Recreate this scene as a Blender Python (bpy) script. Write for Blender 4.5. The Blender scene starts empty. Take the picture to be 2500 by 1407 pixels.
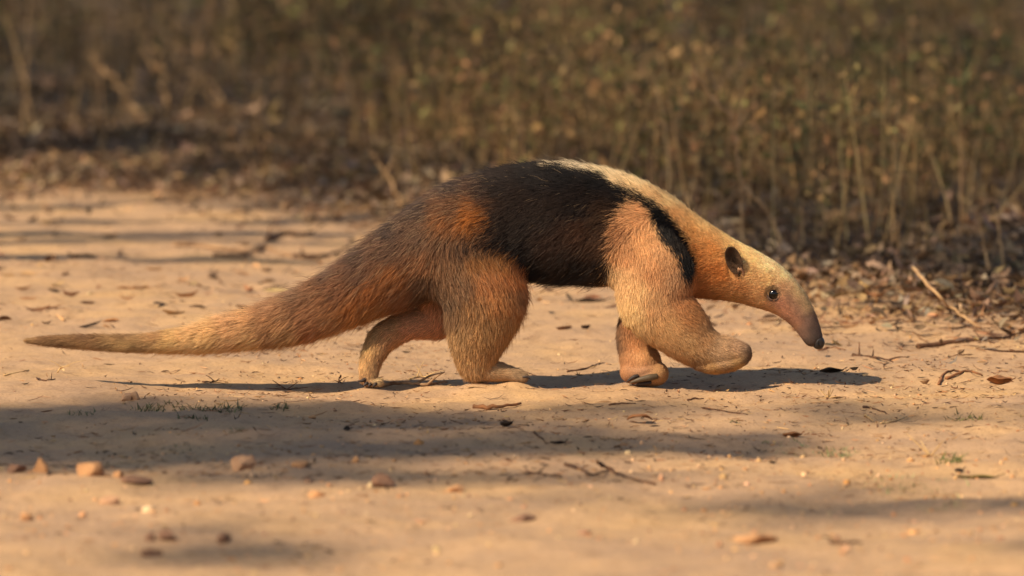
import bpy, bmesh, math, random
import numpy as np
from mathutils import Vector, Matrix

random.seed(7)
RNG = np.random.default_rng(11)
scene = bpy.context.scene
COL = scene.collection

# ------------------------------------------------------------------ camera, sky, sun, exposure
CAM_H, CAM_D, FPX = 0.9, 9.0, 16071.0
PITCH = math.atan(CAM_H / CAM_D) - math.atan((940 - 703.5) / FPX)
cam_data = bpy.data.cameras.new('camera')
cam_data.sensor_width = 36.0
cam_data.lens = 36.0 * FPX / 2500.0
cam_data.clip_start, cam_data.clip_end = 0.1, 3000.0
cam_data.dof.use_dof = True
cam_data.dof.focus_distance = 8.99
cam_data.dof.aperture_fstop = 5.2
cam = bpy.data.objects.new('camera', cam_data)
COL.objects.link(cam)
cam.location = (0, -CAM_D, CAM_H)
cam.rotation_euler = (math.pi / 2 - PITCH, 0, 0)
scene.camera = cam

LIGHT = Vector((0.84, 0.80, -1.0)).normalized()      # the way the sunlight travels
world = bpy.data.worlds.new('World')
scene.world = world
world.use_nodes = True
nt = world.node_tree
sky = nt.nodes.new('ShaderNodeTexSky')
sky.sky_type = 'NISHITA'
sky.sun_disc = False
sky.sun_elevation = math.asin(-LIGHT.z)
sky.sun_rotation = math.atan2(-LIGHT.x, -LIGHT.y)
sky.dust_density = 0.8
bg = nt.nodes['Background']
bg.inputs['Strength'].default_value = 0.085
nt.links.new(sky.outputs[0], bg.inputs['Color'])
sun_data = bpy.data.lights.new('sun', 'SUN')
sun_data.energy = 4.9
sun_data.angle = math.radians(0.5)
sun_data.color = (1.0, 0.84, 0.62)
sun = bpy.data.objects.new('sun', sun_data)
COL.objects.link(sun)
sun.rotation_euler = LIGHT.to_track_quat('-Z', 'Y').to_euler()
sun.location = (-8, -3, 7)

scene.view_settings.view_transform = 'Standard'
scene.view_settings.look = 'None'
scene.view_settings.gamma = 1.0
scene.view_settings.use_curve_mapping = False
scene.view_settings.exposure = 0.46
scene.cycles.max_bounces = 6
scene.cycles.use_denoising = True
try:
    scene.cycles.denoiser = 'OPENIMAGEDENOISE'
    scene.cycles.denoising_input_passes = 'RGB_ALBEDO_NORMAL'
except Exception:
    pass

# ------------------------------------------------------------------ helpers
S = 0.5622e-3                                   # metres per photo pixel where the animal walks
SZ = S / math.cos(PITCH)

def srgb(c):
    c = np.asarray(c, float) / 255.0
    return np.where(c <= 0.04045, c / 12.92, ((c + 0.055) / 1.055) ** 2.4)

def ray(px, py):
    dx, dy = (px - 1250.0) / FPX, (703.5 - py) / FPX
    cp, sp = math.cos(PITCH), math.sin(PITCH)
    return Vector((dx, cp + dy * sp, -sp + dy * cp))

def on_plane(px, py, z=0.0):                    # where a photo pixel meets the level ground
    r = ray(px, py)
    t = (z - CAM_H) / r.z
    return Vector((r.x * t, -CAM_D + r.y * t, z))

def at_depth(px, py, y):
    r = ray(px, py)
    t = (y + CAM_D) / r.y
    return Vector((r.x * t, y, CAM_H + r.z * t))

def vnoise(p, seed=0):
    """smooth value noise in [-1, 1] for points (N, 2 or 3)"""
    p = np.asarray(p, float)
    i = np.floor(p).astype(np.int64)
    f = p - i
    f = f * f * (3 - 2 * f)
    d = p.shape[1]
    out = np.zeros(len(p))
    K = (np.int64(73856093), np.int64(19349663), np.int64(83492791))
    for c in range(1 << d):
        h = np.full(len(p), seed * 7919 + 12345, np.int64)
        w = np.ones(len(p))
        for a in range(d):
            b = (c >> a) & 1
            h ^= (i[:, a] + b) * K[a]
            w *= f[:, a] if b else 1 - f[:, a]
        h = (h * np.int64(1103515245) + 12345) & 0x7fffffff
        h = ((h >> 7) ^ h) * np.int64(1664525) & 0x7fffffff
        h = (h ^ (h >> 11)) & 0xffff
        out += w * (h / 32767.5 - 1.0)
    return out

def smooth(a, b, x):
    t = np.clip((np.asarray(x, float) - a) / (b - a), 0, 1)
    return t * t * (3 - 2 * t)

def make_mesh(name, verts, faces, mat=None, colors=None, smooth_shade=True):
    me = bpy.data.meshes.new(name)
    verts = np.ascontiguousarray(verts, np.float32)
    if isinstance(faces, np.ndarray):
        n, k = faces.shape
        me.vertices.add(len(verts))
        me.vertices.foreach_set('co', verts.ravel())
        me.loops.add(n * k)
        me.loops.foreach_set('vertex_index', faces.astype(np.int32).ravel())
        me.polygons.add(n)
        me.polygons.foreach_set('loop_start', np.arange(0, n * k, k, dtype=np.int32))
        me.update(calc_edges=True)
    else:
        me.from_pydata([tuple(map(float, v)) for v in verts], [], [list(map(int, f)) for f in faces])
        me.update()
    if colors is not None:
        ca = me.color_attributes.new('Col', 'FLOAT_COLOR', 'POINT')
        c = np.ones((len(verts), 4), np.float32)
        c[:, :3] = colors
        ca.data.foreach_set('color', c.ravel())
    if smooth_shade:
        me.polygons.foreach_set('use_smooth', np.ones(len(me.polygons), bool))
    if mat:
        me.materials.append(mat)
    return me

def link(name, me, parent=None, loc=(0, 0, 0)):
    o = bpy.data.objects.new(name, me)
    COL.objects.link(o)
    o.location = loc
    o.parent = parent
    return o

def tag(o, label=None, cat=None, group=None, kind=None):
    if label: o['label'] = label
    if cat: o['category'] = cat
    if group: o['group'] = group
    if kind: o['kind'] = kind
    return o

def thing(name, label, cat, loc=(0, 0, 0), group=None):
    return tag(link(name, None, None, loc), label, cat, group)

def centred(name, verts, faces, mat, label=None, cat=None, group=None, kind=None, colors=None):
    """one mesh object whose origin is at the thing's base"""
    verts = np.asarray(verts, float)
    o = np.array([verts[:, 0].mean(), verts[:, 1].mean(), verts[:, 2].min()])
    ob = link(name, make_mesh(name, verts - o, faces, mat, colors), None, tuple(o))
    return tag(ob, label, cat, group, kind)

def tube(pts, rad, n=6, jitter=0.0):
    """closed tube along points: verts, faces"""
    P = np.asarray(pts, float)
    R = np.broadcast_to(np.asarray(rad, float), (len(P),)).copy()
    T = np.gradient(P, axis=0)
    T /= np.linalg.norm(T, axis=1, keepdims=True) + 1e-12
    ref = np.array([0.0, 0, 1]) if abs(T[0, 2]) < 0.9 else np.array([1.0, 0, 0])
    v, f = [], []
    for i in range(len(P)):
        a = np.cross(T[i], ref); a /= np.linalg.norm(a) + 1e-12
        b = np.cross(T[i], a)
        for k in range(n):
            an = 2 * math.pi * k / n
            r = R[i] * (1 + jitter * RNG.uniform(-1, 1))
            v.append(P[i] + r * (math.cos(an) * a + math.sin(an) * b))
    for i in range(len(P) - 1):
        for k in range(n):
            k2 = (k + 1) % n
            f.append((i * n + k, i * n + k2, (i + 1) * n + k2, (i + 1) * n + k))
    f.append(tuple(range(n - 1, -1, -1)))
    f.append(tuple((len(P) - 1) * n + k for k in range(n)))
    return np.array(v), f

def join(parts):
    v, f, o = [], [], 0
    for a, b in parts:
        v.append(a)
        f += [tuple(i + o for i in q) for q in b]
        o += len(a)
    return np.concatenate(v), f

def spline(ctrl, per=6):
    """Catmull-Rom through rows of any width"""
    c = np.asarray(ctrl, float)
    c = np.vstack([2 * c[0] - c[1], c, 2 * c[-1] - c[-2]])
    out = []
    for i in range(1, len(c) - 2):
        for t in np.arange(per) / per:
            p0, p1, p2, p3 = c[i - 1:i + 3]
            out.append(0.5 * (2 * p1 + (p2 - p0) * t + (2 * p0 - 5 * p1 + 4 * p2 - p3) * t * t
                              + (3 * p1 - p0 - 3 * p2 + p3) * t ** 3))
    out.append(c[-2])
    return np.array(out)

# batches of many small pieces: returns verts, quads, colours
def leaf_batch(pos, yaw, pitch, roll, length, width, curl, fold, col):
    n = len(pos)
    t = np.array([0, 0.3, 0.68, 1.0]); w = np.array([0.08, 0.85, 0.8, 0.04])
    u = np.array([-1.0, 0, 1.0])
    X = np.broadcast_to(t[None, :, None] - 0.5, (n, 4, 3)) * length[:, None, None]
    Y = u[None, None, :] * w[None, :, None] * (width * 0.5)[:, None, None]
    Z = (fold[:, None, None] * np.abs(u)[None, None, :] * w[None, :, None] * (width * 0.5)[:, None, None]
         + curl[:, None, None] * ((t - 0.5) ** 2 * 4)[None, :, None] * (length * 0.5)[:, None, None])
    Z = np.broadcast_to(Z, X.shape); Y = np.broadcast_to(Y, X.shape)
    L = np.stack([X, Y, Z], -1).reshape(n, 12, 3)
    cr, sr = np.cos(roll), np.sin(roll); cp, sp = np.cos(pitch), np.sin(pitch); cy, sy = np.cos(yaw), np.sin(yaw)
    y1 = L[..., 1] * cr[:, None] - L[..., 2] * sr[:, None]; z1 = L[..., 1] * sr[:, None] + L[..., 2] * cr[:, None]
    x2 = L[..., 0] * cp[:, None] - z1 * sp[:, None]; z2 = L[..., 0] * sp[:, None] + z1 * cp[:, None]
    x3 = x2 * cy[:, None] - y1 * sy[:, None]; y3 = x2 * sy[:, None] + y1 * cy[:, None]
    V = np.stack([x3, y3, z2], -1) + pos[:, None, :]
    q = []
    for r in range(3):
        for c in range(2):
            a = r * 3 + c
            q.append((a, a + 1, a + 4, a + 3))
    F = (np.array(q)[None] + (np.arange(n) * 12)[:, None, None]).reshape(-1, 4)
    return V.reshape(-1, 3), F, np.repeat(col, 12, axis=0)

def ribbon_batch(pos, yaw, lean, bend, length, width, col, rows=4):
    n = len(pos)
    t = np.linspace(0, 1, rows)
    ang = lean[:, None] + bend[:, None] * t[None]           # angle from vertical
    step = length[:, None] / (rows - 1)
    h = np.cumsum(np.concatenate([np.zeros((n, 1)), np.sin(ang[:, :-1]) * step], 1), 1)
    z = np.cumsum(np.concatenate([np.zeros((n, 1)), np.cos(ang[:, :-1]) * step], 1), 1)
    cen = np.stack([h * np.cos(yaw)[:, None], h * np.sin(yaw)[:, None], z], -1) + pos[:, None]
    fa = yaw + math.pi / 2 + RNG.uniform(-0.9, 0.9, n)
    side = np.stack([np.cos(fa), np.sin(fa), np.zeros(n)], -1)[:, None] * (width[:, None] * (1 - 0.85 * t[None]))[..., None] * 0.5
    V = np.stack([cen - side, cen + side], 2).reshape(n, rows * 2, 3)
    q = np.array([(2 * r, 2 * r + 1, 2 * r + 3, 2 * r + 2) for r in range(rows - 1)])
    F = (q[None] + (np.arange(n) * rows * 2)[:, None, None]).reshape(-1, 4)
    return V.reshape(-1, 3), F, np.repeat(col, rows * 2, axis=0)

def cat_batches(bs):
    V, F, C, o = [], [], [], 0
    for v, f, c in bs:
        V.append(v); F.append(f + o); C.append(c); o += len(v)
    return np.concatenate(V), np.concatenate(F), np.concatenate(C)

def palette(cols, n, spread=0.18):
    c = srgb(np.array(cols, float))[RNG.integers(0, len(cols), n)]
    return np.clip(c * (1 + spread * RNG.standard_normal((n, 1))) * (1 + 0.05 * RNG.standard_normal((n, 3))), 0.004, 0.9)

# ------------------------------------------------------------------ materials
def new_mat(name):
    m = bpy.data.materials.new(name)
    m.use_nodes = True
    return m, m.node_tree, m.node_tree.nodes['Principled BSDF']

def mat_vcol(name, rough=0.85, trans=0.0, noise_scale=120.0, noise_amt=0.35, spec=0.3):
    m, t, b = new_mat(name)
    at = t.nodes.new('ShaderNodeAttribute'); at.attribute_name = 'Col'
    nz = t.nodes.new('ShaderNodeTexNoise'); nz.inputs['Scale'].default_value = noise_scale; nz.inputs['Detail'].default_value = 4
    gc = t.nodes.new('ShaderNodeNewGeometry')
    t.links.new(gc.outputs['Position'], nz.inputs['Vector'])
    mr = t.nodes.new('ShaderNodeMapRange')
    mr.inputs['To Min'].default_value = 1 - noise_amt; mr.inputs['To Max'].default_value = 1 + noise_amt
    t.links.new(nz.outputs['Fac'], mr.inputs['Value'])
    mx = t.nodes.new('ShaderNodeVectorMath'); mx.operation = 'SCALE'
    t.links.new(at.outputs['Color'], mx.inputs[0]); t.links.new(mr.outputs[0], mx.inputs['Scale'])
    t.links.new(mx.outputs[0], b.inputs['Base Color'])
    b.inputs['Roughness'].default_value = rough
    b.inputs['Specular IOR Level'].default_value = spec
    if trans:
        tr = t.nodes.new('ShaderNodeBsdfTranslucent'); t.links.new(mx.outputs[0], tr.inputs['Color'])
        ms = t.nodes.new('ShaderNodeMixShader'); ms.inputs[0].default_value = trans
        t.links.new(b.outputs[0], ms.inputs[1]); t.links.new(tr.outputs[0], ms.inputs[2])
        t.links.new(ms.outputs[0], t.nodes['Material Output'].inputs['Surface'])
    return m

def mat_two(name, c1, c2, scale, rough=0.85, bump=0.3, stretch=(1, 1, 1), spec=0.3):
    """two-tone mottled natural surface with fine relief"""
    m, t, b = new_mat(name)
    tc = t.nodes.new('ShaderNodeTexCoord')
    mp = t.nodes.new('ShaderNodeMapping'); mp.inputs['Scale'].default_value = stretch
    t.links.new(tc.outputs['Object'], mp.inputs['Vector'])
    nz = t.nodes.new('ShaderNodeTexNoise'); nz.inputs['Scale'].default_value = scale; nz.inputs['Detail'].default_value = 6
    t.links.new(mp.outputs[0], nz.inputs['Vector'])
    cr = t.nodes.new('ShaderNodeValToRGB')
    cr.color_ramp.elements[0].position = 0.35; cr.color_ramp.elements[1].position = 0.65
    cr.color_ramp.elements[0].color = (*srgb(c1), 1); cr.color_ramp.elements[1].color = (*srgb(c2), 1)
    t.links.new(nz.outputs['Fac'], cr.inputs['Fac'])
    t.links.new(cr.outputs['Color'], b.inputs['Base Color'])
    bp = t.nodes.new('ShaderNodeBump'); bp.inputs['Strength'].default_value = bump; bp.inputs['Distance'].default_value = 0.002
    t.links.new(nz.outputs['Fac'], bp.inputs['Height']); t.links.new(bp.outputs['Normal'], b.inputs['Normal'])
    b.inputs['Roughness'].default_value = rough
    b.inputs['Specular IOR Level'].default_value = spec
    return m

def mat_ground():
    m, t, b = new_mat('sandy_soil')
    g = t.nodes.new('ShaderNodeNewGeometry')
    def noise(scale, detail=5, rough=0.55, stretch=None):
        n = t.nodes.new('ShaderNodeTexNoise'); n.inputs['Scale'].default_value = scale
        n.inputs['Detail'].default_value = detail; n.inputs['Roughness'].default_value = rough
        if stretch:
            mp = t.nodes.new('ShaderNodeMapping'); mp.inputs['Scale'].default_value = stretch
            t.links.new(g.outputs['Position'], mp.inputs['Vector']); t.links.new(mp.outputs[0], n.inputs['Vector'])
        else:
            t.links.new(g.outputs['Position'], n.inputs['Vector'])
        return n.outputs['Fac']
    def ramp(f, stops):
        r = t.nodes.new('ShaderNodeValToRGB')
        e = r.color_ramp.elements
        while len(e) < len(stops): e.new(0.5)
        for k, (p, c) in enumerate(stops):
            e[k].position = p; e[k].color = (*c, 1)
        t.links.new(f, r.inputs['Fac']); return r.outputs['Color']
    def mix(f, a, c, mode='MIX'):
        x = t.nodes.new('ShaderNodeMix'); x.data_type = 'RGBA'; x.blend_type = mode
        if isinstance(f, float): x.inputs['Factor'].default_value = f
        else: t.links.new(f, x.inputs['Factor'])
        t.links.new(a, x.inputs[6]); t.links.new(c, x.inputs[7]); return x.outputs[2]
    sand = ramp(noise(2.6, 6), [(0.30, (0.45, 0.285, 0.168)), (0.5, (0.52, 0.325, 0.178)), (0.70, (0.59, 0.36, 0.168))])
    pale = ramp(noise(9.0, 5), [(0.42, (0.92, 0.92, 0.95)), (0.62, (1.06, 1.04, 1.0))])
    sand = mix(1.0, sand, pale, 'MULTIPLY')
    speck = ramp(noise(260, 3, 0.7), [(0.30, (0.62, 0.58, 0.55)), (0.46, (1, 1, 1)), (0.62, (1, 1, 1)), (0.8, (1.18, 1.16, 1.12))])
    sand = mix(1.0, sand, speck, 'MULTIPLY')
    clod = ramp(noise(42, 5, 0.65, (1, 0.45, 1)), [(0.33, (0.72, 0.69, 0.66)), (0.48, (1, 1, 1))])
    sand = mix(0.6, sand, clod, 'MULTIPLY')
    soil = ramp(noise(14, 6, 0.6), [(0.3, (0.13, 0.088, 0.056)), (0.55, (0.21, 0.14, 0.085)), (0.75, (0.30, 0.195, 0.115))])
    sx = t.nodes.new('ShaderNodeAttribute'); sx.attribute_name = 'verge'
    t.links.new(mix(sx.outputs['Fac'], sand, soil), b.inputs['Base Color'])
    b.inputs['Roughness'].default_value = 0.95
    b.inputs['Specular IOR Level'].default_value = 0.15
    b1 = t.nodes.new('ShaderNodeBump'); b1.inputs['Strength'].default_value = 0.8; b1.inputs['Distance'].default_value = 0.004
    t.links.new(noise(90, 6, 0.7), b1.inputs['Height'])
    b2 = t.nodes.new('ShaderNodeBump'); b2.inputs['Strength'].default_value = 0.8; b2.inputs['Distance'].default_value = 0.0012
    t.links.new(noise(520, 3, 0.7), b2.inputs['Height']); t.links.new(b1.outputs['Normal'], b2.inputs['Normal'])
    t.links.new(b2.outputs['Normal'], b.inputs['Normal'])
    return m

M_GROUND = mat_ground()
M_LITTER = mat_vcol('dry_litter', 0.9, 0.12, 90, 0.4)
M_PLANT = mat_vcol('dry_plant', 0.85, 0.25, 60, 0.3)
M_TREELEAF = mat_vcol('tree_leaf', 0.6, 0.25, 8, 0.3)
M_GRAVEL = mat_vcol('gravel_stone', 0.9, 0.0, 200, 0.4)
M_BARK = mat_two('bark', (92, 76, 62), (52, 42, 34), 14, 0.95, 0.8, (1, 1, 0.25))
M_STICK = mat_two('weathered_stick', (178, 142, 104), (112, 84, 60), 60, 0.9, 0.6)
M_TWIG = mat_two('dark_twig', (108, 74, 50), (58, 40, 30), 80, 0.9, 0.6)
M_STRAW = mat_two('pale_straw', (205, 170, 118), (160, 122, 78), 60, 0.85, 0.3)
M_STEM = mat_two('dry_stem', (196, 158, 112), (150, 114, 78), 30, 0.9, 0.4)
M_ROCK_O = mat_two('orange_rock', (190, 142, 96), (152, 108, 74), 40, 0.95, 0.8)
M_ROCK_P = mat_two('pinkish_rock', (190, 146, 108), (152, 114, 86), 40, 0.95, 0.8)
M_ROCK_D = mat_two('dark_rock', (138, 102, 78), (96, 70, 56), 40, 0.95, 0.8)
M_LEAF_D = mat_two('dark_dead_leaf', (64, 48, 34), (34, 27, 22), 70, 0.8, 0.5)
M_LEAF_B = mat_two('brown_dead_leaf', (150, 100, 62), (98, 66, 42), 60, 0.85, 0.5)
M_LEAF_G = mat_two('olive_leaf', (104, 92, 30), (66, 44, 22), 45, 0.6, 0.4)
M_LEAF_K = mat_two('dark_green_leaf', (52, 56, 26), (34, 34, 20), 60, 0.6, 0.4)

# ------------------------------------------------------------------ ground
# where the soles meet the ground: photo pixel of the sole and its depth (m)
FEET = [(1165, 934, -0.020), (1255, 930, -0.022), (903, 947, 0.004), (1575, 945, 0.006), (1540, 942, 0.006)]
FOOT_W = [at_depth(px, py, y) for px, py, y in FEET]
VERGE_PTS = [(-60, 4.4), (-1.4, 4.4), (-1.0, 4.3), (-0.6, 3.9), (-0.28, 3.3), (0.0, 2.7), (0.3, 2.15), (0.6, 1.65), (0.9, 1.2), (1.4, 1.05), (60, 1.0)]

def verge_line(x):
    return np.interp(x, [p[0] for p in VERGE_PTS], [p[1] for p in VERGE_PTS])

def ground_height(x, y):
    x = np.atleast_1d(np.asarray(x, float)); y = np.atleast_1d(np.asarray(y, float))
    p = np.stack([x, y], 1)
    near = np.exp(-((x / 9.0) ** 2 + (y / 14.0) ** 2))
    h = 0.010 * vnoise(p * 1.6 + 3.3, 1) + 0.006 * vnoise(p * np.array([3.5, 4.5]), 2)
    h = h + 0.0038 * vnoise(p * np.array([10, 13]), 3) + 0.0022 * vnoise(p * np.array([26, 32]), 4) + 0.0012 * vnoise(p * 66, 5)
    dent = vnoise(p * np.array([6.5, 8]) + 9, 6)
    h = h - 0.005 * smooth(0.35, 0.75, dent)
    v = smooth(-0.4, 1.2, y - verge_line(x))
    h = h + v * (0.03 + 0.03 * vnoise(p * 2.2, 8))
    h = h * near
    for w in FOOT_W:                                        # the soil lies just under each sole
        k = np.exp(-((x - w.x) ** 2 / 0.032 ** 2 + (y - w.y) ** 2 / 0.045 ** 2))
        h = h * (1 - k) + (w.z + 0.0005) * k
    return h

def axis(fine_lo, fine_hi, step, far, grow=1.22):
    a = list(np.arange(fine_lo, fine_hi, step))
    s, x = step, a[-1]
    up = []
    while x < far:
        s *= grow; x += s; up.append(x)
    s, x = step, a[0]
    dn = []
    while x > -far:
        s *= grow; x -= s; dn.append(x)
    return np.array(dn[::-1] + a + up)

gx = axis(-1.25, 1.25, 0.008, 900.0)
gy = np.unique(np.round(np.concatenate([-2.6 - np.cumsum(0.012 * 1.25 ** np.arange(1, 50)), np.arange(-2.6, 3.2, 0.012),
                                         np.arange(3.2, 13, 0.05), 13 + np.cumsum(0.05 * 1.25 ** np.arange(1, 45))]), 5))
gy = gy[(gy > -900) & (gy < 1500)]
GX, GY = np.meshgrid(gx, gy)
gz = ground_height(GX.ravel(), GY.ravel())
gv = np.stack([GX.ravel(), GY.ravel(), gz], 1)
nx, ny = len(gx), len(gy)
ii = (np.arange(ny - 1)[:, None] * nx + np.arange(nx - 1)[None]).ravel()
gf = np.stack([ii, ii + 1, ii + nx + 1, ii + nx], 1)
g_me = make_mesh('ground', gv, gf, M_GROUND)
vg = smooth(-0.9, 0.9, GY.ravel() - verge_line(GX.ravel()) + 0.45 * vnoise(gv[:, :2] * 2.2, 21) + 0.2 * vnoise(gv[:, :2] * 7, 22))
va = g_me.attributes.new('verge', 'FLOAT', 'POINT')
va.data.foreach_set('value', vg.astype(np.float32))
ground = tag(link('ground', g_me), 'sandy dirt track running into dry leafy verge', None, None, 'structure')

def gpt(px, py, lift=0.0):                       # photo pixel -> point on the soil
    p = on_plane(px, py)
    for _ in range(3):
        z = float(ground_height(p.x, p.y)[0])
        p = on_plane(px, py, z)
    return Vector((p.x, p.y, float(ground_height(p.x, p.y)[0]) + lift))

# ------------------------------------------------------------------ the anteater
# Body lines measured on the side view (px, py) with depth and radius in the same unit (0.56 mm);
# columns: px, py, depth (+ is away from the camera), radius to the fur's outline, depth scale, fur length
TRUNK = [
    (66, 832, -10, 7, 1.0, 8), (120, 832.5, -9, 13.5, .95, 12), (218, 835, -6, 18.5, .95, 15), (348, 838, -2, 22.5, .92, 18),
    (453, 830, 0, 30, .9, 26), (553, 815, 0, 39, .88, 34), (653, 796, 0, 48, .86, 40), (748, 768, 0, 59, .84, 42),
    (835, 728, 0, 70, .82, 42), (915, 683, 0, 86, .84, 40), (995, 640, 0, 102, .88, 38), (1075, 592, 0, 110, .92, 34),
    (1155, 560, 0, 123, .88, 32), (1230, 544, 0, 130, .84, 32), (1300, 536, 0, 134, .82, 32), (1370, 540, 0, 139, .82, 32),
    (1440, 547, 0, 138, .8, 28), (1507, 562, 0, 134, .76, 21), (1568, 584, 0, 126, .72, 16), (1630, 612, 0, 112, .70, 14),
    (1695, 634, 0, 93, .72, 13), (1758, 654, 0, 77, .74, 12), (1818, 673, 0, 67, .74, 10), (1866, 694, 0, 60, .72, 9),
    (1906, 718, 0, 50, .74, 7.5), (1935, 744, 0, 42, .78, 6), (1958, 773, 0, 34.5, .84, 4), (1974, 801, 0, 29, .86, 3),
    (1983, 820, 0, 25.5, .88, 2.4), (1985, 823, 0, 24.5, .88, 2.2)]
NEAR_HIND = [
    (1118, 600, -34, 102, .72, 32), (1150, 660, -48, 105, .7, 30), (1177, 715, -56, 99, .68, 27), (1172, 785, -56, 82, .68, 23),
    (1163, 848, -50, 60, .72, 20), (1164, 886, -44, 46, .76, 16), (1162, 904, -42, 28, .9, 12)]
NEAR_HIND_FOOT = [(1158, 905, -42, 28, 1.0, 10), (1200, 905, -43, 27, 1.05, 10), (1240, 912, -44, 19, 1.2, 9), (1274, 920, -46, 12, 1.4, 8)]
FAR_HIND = [
    (1110, 640, 40, 96, .7, 30), (1090, 720, 48, 76, .7, 26), (1068, 778, 46, 48, .8, 18), (1000, 792, 40, 37, .85, 14),
    (940, 822, 32, 37, .82, 14), (915, 858, 24, 31, .85, 12), (902, 892, 16, 26, .9, 10), (900, 920, 10, 22, 1.0, 8)]
FAR_HIND_FOOT = [(890, 925, 12, 15, 1.2, 6), (904, 932, 8, 15, 1.5, 6), (922, 933, 8, 13, 1.5, 8)]
NEAR_FORE = [
    (1540, 580, -36, 83, .62, 16), (1574, 628, -60, 91, .6, 15), (1593, 685, -72, 94, .6, 14), (1599, 742, -74, 88, .64, 14),
    (1652, 796, -74, 73, .68, 14), (1690, 834, -72, 58, .74, 14), (1730, 856, -70, 47, .8, 12), (1768, 862, -69, 41, .84, 10),
    (1803, 864, -68, 30, .95, 8)]
NEAR_ELBOW = [(1600, 730, -74, 62, .7, 12), (1572, 758, -74, 48, .75, 12), (1554, 772, -72, 38, .8, 10)]
NEAR_PALM = [(1703, 890, -70, 15, 1.6, 6), (1738, 891, -70, 23, 1.5, 7), (1782, 884, -70, 23, 1.45, 7), (1808, 874, -69, 20, 1.4, 6)]
FAR_FORE = [
    (1578, 690, 60, 74, .6, 16), (1566, 760, 52, 52, .8, 12), (1553, 815, 42, 47, .85, 14), (1558, 860, 30, 47, .85, 10),
    (1566, 890, 18, 50, .85, 7), (1570, 905, 12, 40, .9, 5)]
FAR_FORE_PAW = [(1542, 908, 8, 29, 1.15, 3), (1572, 910, 6, 34, 1.1, 3), (1602, 912, 8, 31, 1.1, 4)]
LIMBS = {'near_hind': [NEAR_HIND, NEAR_HIND_FOOT], 'far_hind': [FAR_HIND, FAR_HIND_FOOT],
         'near_fore': [NEAR_FORE, NEAR_PALM, NEAR_ELBOW], 'far_fore': [FAR_FORE, FAR_FORE_PAW]}
LOFT = 0.27

GS = 4.0
X0, D0, Y0 = 36.0, -172.0, 376.0
NXg, NDg, NYg = 502, 87, 148

class Field:
    """distance field of one or more swept chains on the working grid (unit: photo pixels)"""
    def __init__(self, chains):
        self.segs = []
        for ch in chains:
            q = spline(ch, 5)
            q[:, 1] += 0.1 * q[:, 2]                    # the camera looks down a little: measured py -> height
            for a, b in zip(q[:-1], q[1:]):
                self.segs.append((a, b))
    def grid(self):
        g = np.full((NXg, NDg, NYg), 80.0, np.float32)
        for a, b in self.segs:
            R = max(a[3], b[3]) + 34
            def rng(lo, hi, o, n):
                return max(0, int((lo - o) / GS)), min(n, int((hi - o) / GS) + 2)
            i0, i1 = rng(min(a[0], b[0]) - R, max(a[0], b[0]) + R, X0, NXg)
            k0, k1 = rng(min(a[1], b[1]) - R, max(a[1], b[1]) + R, Y0, NYg)
            RD = R * max(a[4], b[4], 1)
            j0, j1 = rng(min(a[2], b[2]) - RD, max(a[2], b[2]) + RD, D0, NDg)
            X = (X0 + GS * np.arange(i0, i1))[:, None, None]
            D = (D0 + GS * np.arange(j0, j1))[None, :, None]
            Y = (Y0 + GS * np.arange(k0, k1))[None, None, :]
            sub = g[i0:i1, j0:j1, k0:k1]
            np.minimum(sub, self.one(a, b, X, D, Y).astype(np.float32), out=sub)
        return g
    @staticmethod
    def one(a, b, X, D, Y):
        ex, ey = b[0] - a[0], b[1] - a[1]
        t = np.clip(((X - a[0]) * ex + (Y - a[1]) * ey) / (ex * ex + ey * ey + 1e-6), 0, 1)
        r = a[3] + t * (b[3] - a[3]) - LOFT * (a[5] + t * (b[5] - a[5]))
        s = a[4] + t * (b[4] - a[4])
        dd = (D - a[2] - t * (b[2] - a[2])) / s
        return (np.sqrt((X - a[0] - t * ex) ** 2 + (Y - a[1] - t * ey) ** 2 + dd * dd) - r) * np.minimum(s + 0.1, 1)

def smin(a, b, k):
    h = np.clip(0.5 + 0.5 * (b - a) / k, 0, 1)
    return b + (a - b) * h - k * h * (1 - h)

F_TRUNK = Field([TRUNK])
F_LIMB = {k: Field(v) for k, v in LIMBS.items()}
grid = F_TRUNK.grid()
for k, f in F_LIMB.items():
    grid = smin(f.grid(), grid, {'near_fore': 40.0, 'near_hind': 52.0}.get(k, 28.0))

XG = (X0 + GS * np.arange(NXg))[:, None, None]; DG = (D0 + GS * np.arange(NDg))[None, :, None]; YG = (Y0 + GS * np.arange(NYg))[None, None, :]
def carve(p, q, r, depth, k):
    """press a soft groove along a short line on the near side"""
    p = np.array(p, float); q = np.array(q, float); p[2] += 0.1 * p[1]; q[2] += 0.1 * q[1]; e = q - p
    t = np.clip(((XG - p[0]) * e[0] + (DG - p[1]) * e[1] + (YG - p[2]) * e[2]) / e.dot(e), 0, 1)
    d = np.sqrt((XG - p[0] - t * e[0]) ** 2 + (DG - p[1] - t * e[1]) ** 2 + (YG - p[2] - t * e[2]) ** 2) - r
    return -smin(-grid, d.astype(np.float32), k)
grid = carve((1887, -49, 719), (1889, -49, 719.5), 13, 0, 8)         # eye socket
grid = carve((1962, -27, 826), (1980, -22, 850), 3.0, 0, 5)          # mouth line
grid = carve((1530, -30, 928), (1574, -35, 915), 6, 0, 4)          # crease over the big claw
grid = carve((1574, -35, 915), (1601, -30, 900), 6, 0, 4)
grid = carve((1535, -32, 915), (1552, -36, 896), 4, 0, 4)
grid = carve((1688, -106, 888), (1740, -108, 886), 5, 0, 4)          # edge of the raised palm
grid = carve((1740, -108, 886), (1816, -100, 872), 4.5, 0, 4)
grid = carve((1806, -103, 848), (1818, -96, 884), 4, 0, 5)

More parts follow.
